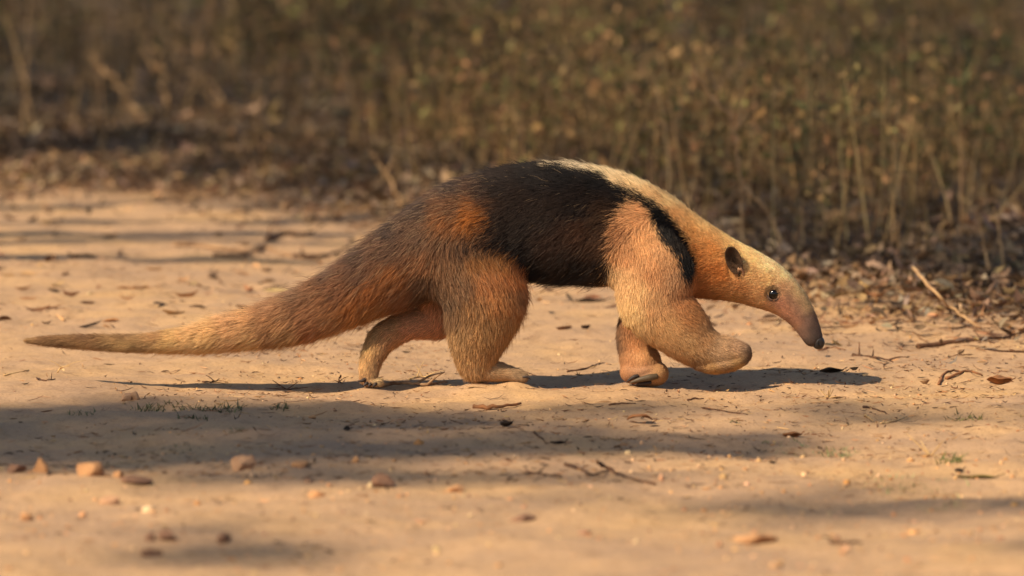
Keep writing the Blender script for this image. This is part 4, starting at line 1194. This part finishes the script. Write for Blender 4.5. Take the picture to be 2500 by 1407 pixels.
# dead leaves of the verge that can be told apart
k_leaf = 0
for (px, py) in [(2110, 690), (2180, 660), (2260, 720), (2330, 690), (2420, 640), (2450, 730), (2380, 760), (2210, 770), (2140, 735), (2300, 640),
                 (2060, 650), (2480, 680), (2160, 620), (2240, 600), (2400, 580), (2340, 800), (2460, 790), (1990, 600), (2030, 560), (2090, 585),
                 (560, 330), (640, 390), (720, 350), (700, 430), (600, 440), (800, 420), (520, 480), (660, 470), (860, 380), (780, 470), (900, 460), (480, 420)]:
    yaw = random.uniform(0, 6.28)
    sz = random.uniform(0.032, 0.05)
    if px > 1500:
        dead_leaf('dead_leaf', px, py, sz, sz * 0.45, yaw, random.choice([M_LEAF_B, M_LITTERB := globals().get('M_LITTERB') or mat_two('grey_dead_leaf', (150, 126, 104), (110, 88, 70), 50, 0.9, 0.5)]),
                  'dry curled leaf on the litter beyond the snout', 'leaf', 'dead leaves on the litter beyond the snout', curl=random.uniform(0.1, 0.7), fold=random.uniform(0.2, 0.9), lift=0.008)
    else:
        dead_leaf('dead_leaf', px, py, sz, sz * 0.45, yaw, random.choice([M_LEAF_B, M_LEAF_D, M_LITTERB]),
                  'dry curled leaf on the litter behind the rump', 'leaf', 'dead leaves on the litter behind the rump', curl=random.uniform(0.1, 0.7), fold=random.uniform(0.2, 0.9), lift=0.008)

# undergrowth: thin stems with small leaves
def herbs(P, hlo, hhi, per, lsz, lcols, scols, lean=0.35):
    n = len(P)
    H = RNG.uniform(hlo, hhi, n); yaw = RNG.uniform(0, 6.283, n); ln = np.abs(RNG.normal(0, lean, n)); bd = RNG.normal(0.1, 0.35, n)
    out = [ribbon_batch(P, yaw, ln, bd, H, RNG.uniform(0.002, 0.0045, n), palette(scols, n))]
    if per:
        k = np.repeat(np.arange(n), per); m = len(k); t = RNG.uniform(0.15, 1.0, m)
        ang = ln[k] + bd[k] * t * 0.5
        q = P[k] + np.stack([np.sin(ang) * np.cos(yaw[k]), np.sin(ang) * np.sin(yaw[k]), np.cos(ang)], 1) * (H[k] * t)[:, None]
        q = q + RNG.normal(0, 0.022, (m, 3)); q[:, 2] = np.maximum(q[:, 2], P[k][:, 2] + 0.004)
        L = RNG.uniform(0.5, 1.2, m) * lsz
        out.append(leaf_batch(q, RNG.uniform(0, 6.283, m), RNG.normal(0, 0.8, m), RNG.normal(0, 0.8, m), L, L * RNG.uniform(0.35, 0.65, m), RNG.uniform(-0.3, 0.6, m), RNG.uniform(0, 0.7, m), palette(lcols, m, 0.22)))
    return out
HERB = [(150, 124, 80), (134, 106, 66), (168, 132, 86), (146, 114, 74), (116, 104, 62), (164, 122, 82), (104, 86, 58), (132, 122, 72)]
STEMC = [(150, 116, 78), (170, 134, 92), (124, 94, 64)]
def zone(n, x0, x1, y0, y1, seed, thr=0.0):
    m = n * 3
    x = RNG.uniform(x0, x1, m); y = RNG.uniform(y0, y1, m)
    w = np.clip(0.25 + 1.0 * vnoise(np.stack([x * 2.1, y * 1.3], 1), seed) + 0.5 * vnoise(np.stack([x * 6, y * 3], 1), seed + 40), 0.02, None) * (y > verge_line(x) + thr)
    k = RNG.choice(m, min(n, int((w > 0).sum() * 0.9)), replace=False, p=w / w.sum())
    return np.stack([x[k], y[k], ground_height(x[k], y[k]) - 0.004], 1)
bs = []
bs += herbs(zone(620, -0.25, 1.9, 2.4, 6.0, 81, 0.75), 0.10, 0.32, 13, 0.026, HERB, STEMC)
bs += herbs(zone(700, -0.6, 2.4, 4.5, 10.5, 82, 0.8), 0.12, 0.42, 14, 0.034, HERB, STEMC)
bs += herbs(zone(500, -2.4, -0.2, 6.2, 11, 83, 0.8), 0.15, 0.5, 12, 0.036, [(120, 98, 66), (104, 84, 58), (90, 76, 54), (112, 104, 62)], STEMC)
bs += herbs(zone(500, -2.5, 3.0, 10.0, 17.0, 84, 1.0), 0.4, 1.1, 16, 0.05, HERB + [(96, 112, 48), (84, 100, 44)], STEMC)
bs += herbs(zone(260, 0.55, 1.6, 3.6, 6.5, 90, 1.2), 0.06, 0.20, 16, 0.03, [(84, 92, 54), (72, 80, 48), (98, 100, 60)], STEMC, 0.6)
v, f, c = cat_batches(bs)
tag(link('undergrowth', make_mesh('undergrowth', v, f, M_PLANT, c)), 'tangle of dry olive and tan weeds behind the track', 'undergrowth', None, 'stuff')
gb = []
gb += herbs(zone(1900, -0.3, 1.9, 2.0, 6.5, 85, 0.35), 0.06, 0.26, 0, 0, HERB, [(168, 132, 84), (146, 110, 70), (124, 96, 62), (180, 142, 92)], 0.5)
gb += herbs(zone(2200, -2.2, 2.2, 4.5, 11.0, 86, 0.6), 0.12, 0.42, 0, 0, HERB, [(150, 120, 80), (132, 102, 68), (112, 92, 64)], 0.4)
gb += herbs(zone(600, -1.2, 0.2, 3.4, 5.0, 87, 0.1), 0.04, 0.14, 0, 0, HERB, [(150, 118, 78), (124, 96, 64)], 0.7)
gb += herbs(zone(700, -0.25, 1.9, 2.2, 7.0, 88, 0.3), 0.12, 0.38, 0, 0, HERB, [(206, 170, 116), (190, 152, 102), (176, 140, 94)], 0.85)
gb += herbs(zone(350, -2.0, -0.2, 5.0, 10.0, 89, 0.4), 0.15, 0.5, 0, 0, HERB, [(190, 154, 106), (170, 134, 92)], 0.85)
v, f, c = cat_batches(gb)
tag(link('dry_grass', make_mesh('dry_grass', v, f, M_PLANT, c)), 'thin dry grass blades standing in the verge', 'grass', None, 'stuff')

# stems that can be told apart: photo pixels from foot to tip, all standing where the foot meets the soil
def stem(pix, r, label, group=None, side=(), dy=0.0):
    b0 = gpt(*pix[0]); pts = []
    for k, (px, py) in enumerate(pix):
        y = b0.y + dy * k / max(1, len(pix) - 1)
        p = at_depth(px, py, y) if k else b0
        pts.append(p)
    r *= 1.6 if b0.y > 5 else 0.85
    q = spline(np.array(pts), 6)
    q[1:] += RNG.standard_normal((len(q) - 1, 3)) * r * 0.7
    parts = [tube(q, np.linspace(r, r * 0.4, len(q)), 7)]
    for tt, dx, dz, ln in side:
        a = q[int(tt * (len(q) - 1))]; d3 = np.array([dx, RNG.uniform(-0.3, 0.3), dz]); d3 /= np.linalg.norm(d3)
        parts.append(tube(spline([a, a + d3 * ln * 0.5 + np.array([0, 0, 0.05 * ln]), a + d3 * ln], 4), np.linspace(r * 0.6, r * 0.25, 9), 6))
    v, f = join(parts)
    v = v - np.array([0, 0, 0.004])
    return centred('dry_weed', v, f, M_STEM, label, 'weed', group)
stem([(372, 305), (335, 262), (285, 205), (240, 160), (215, 132)], 0.0052, 'thick pale stem leaning over the bare patch behind the tail tip')
stem([(403, 282), (404, 210), (396, 160), (380, 105)], 0.0048, 'upright pale stem standing beside the leaning one behind the tail', side=((0.7, -0.5, 0.8, 0.07),))
stem([(548, 268), (508, 222), (470, 180), (435, 150)], 0.0045, 'slanting brown stem, first of two parallel ones behind the tail')
stem([(572, 278), (530, 225), (492, 178)], 0.0038, 'thinner slanting stem parallel to the brown one behind the tail')
stem([(858, 300), (852, 230), (846, 160), (832, 100)], 0.0046, 'straight upright stem behind the rump', side=((0.5, -0.4, 0.8, 0.06),))
stem([(905, 310), (895, 230), (905, 170), (885, 118)], 0.0042, 'crooked upright stem next to the straight one behind the rump')
stem([(838, 270), (800, 200), (748, 110)], 0.0042, 'stem leaning away from the straight one behind the rump')
stem([(990, 512), (960, 455), (925, 395), (900, 360)], 0.0034, 'long dry stalk leaning just above the rump', side=((0.5, 0.4, 0.8, 0.04),))
stem([(1070, 490), (1040, 425), (1005, 370), (978, 338)], 0.0034, 'long dry stalk leaning over the arch of the back')
stem([(988, 520), (985, 470), (990, 440)], 0.0030, 'short upright stalk behind the rump')
stem([(1160, 425), (1130, 380), (1100, 345)], 0.003, 'short leaning stalk peeping over the back')
stem([(1300, 420), (1285, 350), (1262, 290), (1240, 255)], 0.0036, 'thin curved stem rising from behind the back')
stem([(1508, 290), (1504, 200), (1494, 110), (1490, 60)], 0.0065, 'tall pale upright stem behind the shoulders')
stem([(1562, 445), (1552, 390), (1545, 330), (1536, 270)], 0.0028, 'thin greyish stem right behind the neck')
stem([(1925, 560), (1880, 515), (1830, 465), (1806, 420), (1797, 350), (1788, 300), (1745, 240), (1700, 175), (1685, 140)], 0.0040, 'long crooked stem arching up behind the head', side=((0.62, 0.2, 1, 0.09), (0.62, 0.5, 0.8, 0.06)))
stem([(1815, 575), (1812, 520), (1811, 460), (1808, 425)], 0.0034, 'upright stem crossing the crooked one behind the neck')
stem([(2082, 275), (2075, 200), (2062, 100), (2048, 0), (2044, -60)], 0.0072, 'tallest thick pale stem in the undergrowth behind the head')
stem([(1858, 240), (1862, 160), (1872, 90), (1878, 30)], 0.0060, 'tall stem left of the tallest one, with a bare top', side=((0.6, 0.4, 0.9, 0.1),))
stem([(2190, 225), (2210, 150), (2235, 90), (2248, 40)], 0.0062, 'tall stem leaning right, beyond the tallest one')
stem([(1960, 210), (1990, 140), (2030, 80)], 0.0048, 'slim branch leaning towards the tallest stem')
stem([(2135, 500), (2120, 440), (2100, 390), (2090, 350)], 0.0034, 'short stem in the low weeds behind the snout', side=((0.5, 0.5, 0.9, 0.05),))
stem([(2130, 470), (2150, 400), (2160, 350)], 0.0030, 'short stem crossing another in the low weeds behind the snout')
stem([(2420, 690), (2408, 620), (2400, 570), (2385, 520)], 0.0032, 'slender stem rising from the litter near the fallen stem')
stem([(2455, 620), (2440, 560), (2425, 500)], 0.0032, 'slender stem behind the crumpled litter at the verge edge')
stem([(2060, 520), (2020, 450), (1990, 410)], 0.0032, 'grey leaning stalk beyond the ears')
stem([(1965, 590), (1960, 540), (1955, 480)], 0.003, 'thin upright stalk above the top of the head')
stem([(2330, 330), (2325, 260), (2335, 190)], 0.0045, 'upright brown stem deep in the weeds')
stem([(1705, 330), (1710, 260), (1700, 190)], 0.0042, 'upright tan stem behind the neck, deep in the weeds')
stem([(1400, 330), (1396, 240), (1385, 160)], 0.0045, 'blurred tan stem above the middle of the back')
stem([(1110, 330), (1105, 250), (1095, 150)], 0.0045, 'blurred tan stem above the hindquarters')

# ------------------------------------------------------------------ shade trees outside the picture, up-sun of the track
SUN_BACK = -np.array(LIGHT)
def shade_density(x, y):
    """how leafy the crowns are along the sun's path to each spot of ground"""
    n1 = vnoise(np.stack([x * 2.2 + 5, y * 1.4], 1), 91); n2 = vnoise(np.stack([x * 6.0, y * 4.0], 1), 92)
    s = 0.95 * smooth(-0.45, 0.35, y - verge_line(x) + 0.35 * n1) * smooth(-0.75, 0.15, 0.35 + n1 * 0.7 + 0.45 * n2)
    def blob(cx, cy, rx, ry, a):
        return a * smooth(1.25, 0.7, np.hypot((x - cx) / rx, (y - cy) / ry) + 0.12 * n1)
    s = np.maximum(s, blob(-0.55, -0.62, 0.66, 0.36, 1.0))
    s = np.maximum(s, blob(0.05, -0.66, 0.35, 0.16, 0.8))
    s = np.maximum(s, blob(0.18, -0.26, 0.34, 0.10, 0.65))
    s = np.maximum(s, blob(0.48, -0.40, 0.22, 0.10, 0.45))
    s = np.maximum(s, blob(-0.10, -1.14, 0.62, 0.06, 0.55))
    s = np.maximum(s, blob(0.42, -1.36, 0.5, 0.09, 0.6))
    s = np.maximum(s, blob(-0.36, -1.80, 0.12, 0.16, 0.4))
    s = np.maximum(s, blob(0.66, -1.70, 0.10, 0.2, 0.3))
    return s
def crown_leaves(n_try, x0, x1, y0, y1, dlo, dhi, dens=1.0, leaf=0.075, per=7, spread=0.07):
    x = RNG.uniform(x0, x1, n_try); y = RNG.uniform(y0, y1, n_try)
    k = RNG.random(n_try) < shade_density(x, y) * dens
    g = np.stack([x[k], y[k], np.zeros(k.sum())], 1)
    c = g + SUN_BACK[None] * RNG.uniform(dlo, dhi, len(g))[:, None]
    q = np.repeat(c, per, axis=0) + RNG.normal(0, spread, (len(c) * per, 3))
    m = len(q); L = RNG.uniform(0.7, 1.2, m) * leaf
    return leaf_batch(q, RNG.uniform(0, 6.283, m), RNG.normal(0, 0.5, m), RNG.normal(0, 0.5, m), L, L * 0.55, RNG.uniform(0, 0.4, m), RNG.uniform(0, 0.4, m),
                      palette([(70, 92, 42), (84, 104, 48), (58, 80, 36), (96, 110, 56)], m)), c

def shade_tree(foot, leaf_sets, label, r):
    root = thing('shade_tree', label, 'tree', foot)
    v, f, c = cat_batches([a[0] for a in leaf_sets]); cen = np.concatenate([a[1] for a in leaf_sets])
    link('crown', make_mesh('crown', v - np.array(foot), f, M_TREELEAF, c), root)
    mid = cen.mean(0); fork = np.array([foot[0] * 0.6 + mid[0] * 0.4, foot[1] * 0.6 + mid[1] * 0.4, mid[2] * 0.5])
    parts = [tube(spline([np.array(foot) + np.array([0, 0, -0.2]), np.array(foot) * 0.5 + fork * 0.5 + np.array([0.1, 0.05, 0]), fork], 6), np.linspace(r, r * 0.6, 13), 10, 0.06)]
    order = np.argsort(np.arctan2(cen[:, 1] - mid[1], cen[:, 0] - mid[0]))
    for e in cen[order][::max(1, len(cen) // 11)]:
        m = (fork + e) / 2 + np.array([0, 0, 0.35])
        parts.append(tube(spline([fork, m, e], 6), np.linspace(r * 0.26, r * 0.04, 13), 7, 0.06))
    v, f = join(parts)
    link('trunk', make_mesh('trunk', v - np.array(foot), f, M_BARK), root)
    return root
shade_tree((-11.5, -6.5, 0.0), [crown_leaves(2300, -1.4, 1.3, -2.4, -0.12, 12.5, 15.5, 0.8, 0.075, 7, 0.03)], 'leafy tree beside the track whose shadow falls over the near sand', 0.22)
shade_tree((-8.6, -1.5, 0.0), [crown_leaves(3400, -2.6, 3.0, 1.2, 6.5, 9.5, 13.0, 0.40, 0.12, 9, 0.08)], 'broad leafy tree whose shadow covers the leaf litter', 0.24)
shade_tree((-7.5, 5.5, 0.0), [crown_leaves(4200, -3.2, 4.2, 6.0, 17.0, 9.0, 13.0, 0.40, 0.16, 10, 0.12)], 'tall leafy tree whose shadow covers the weeds', 0.28)
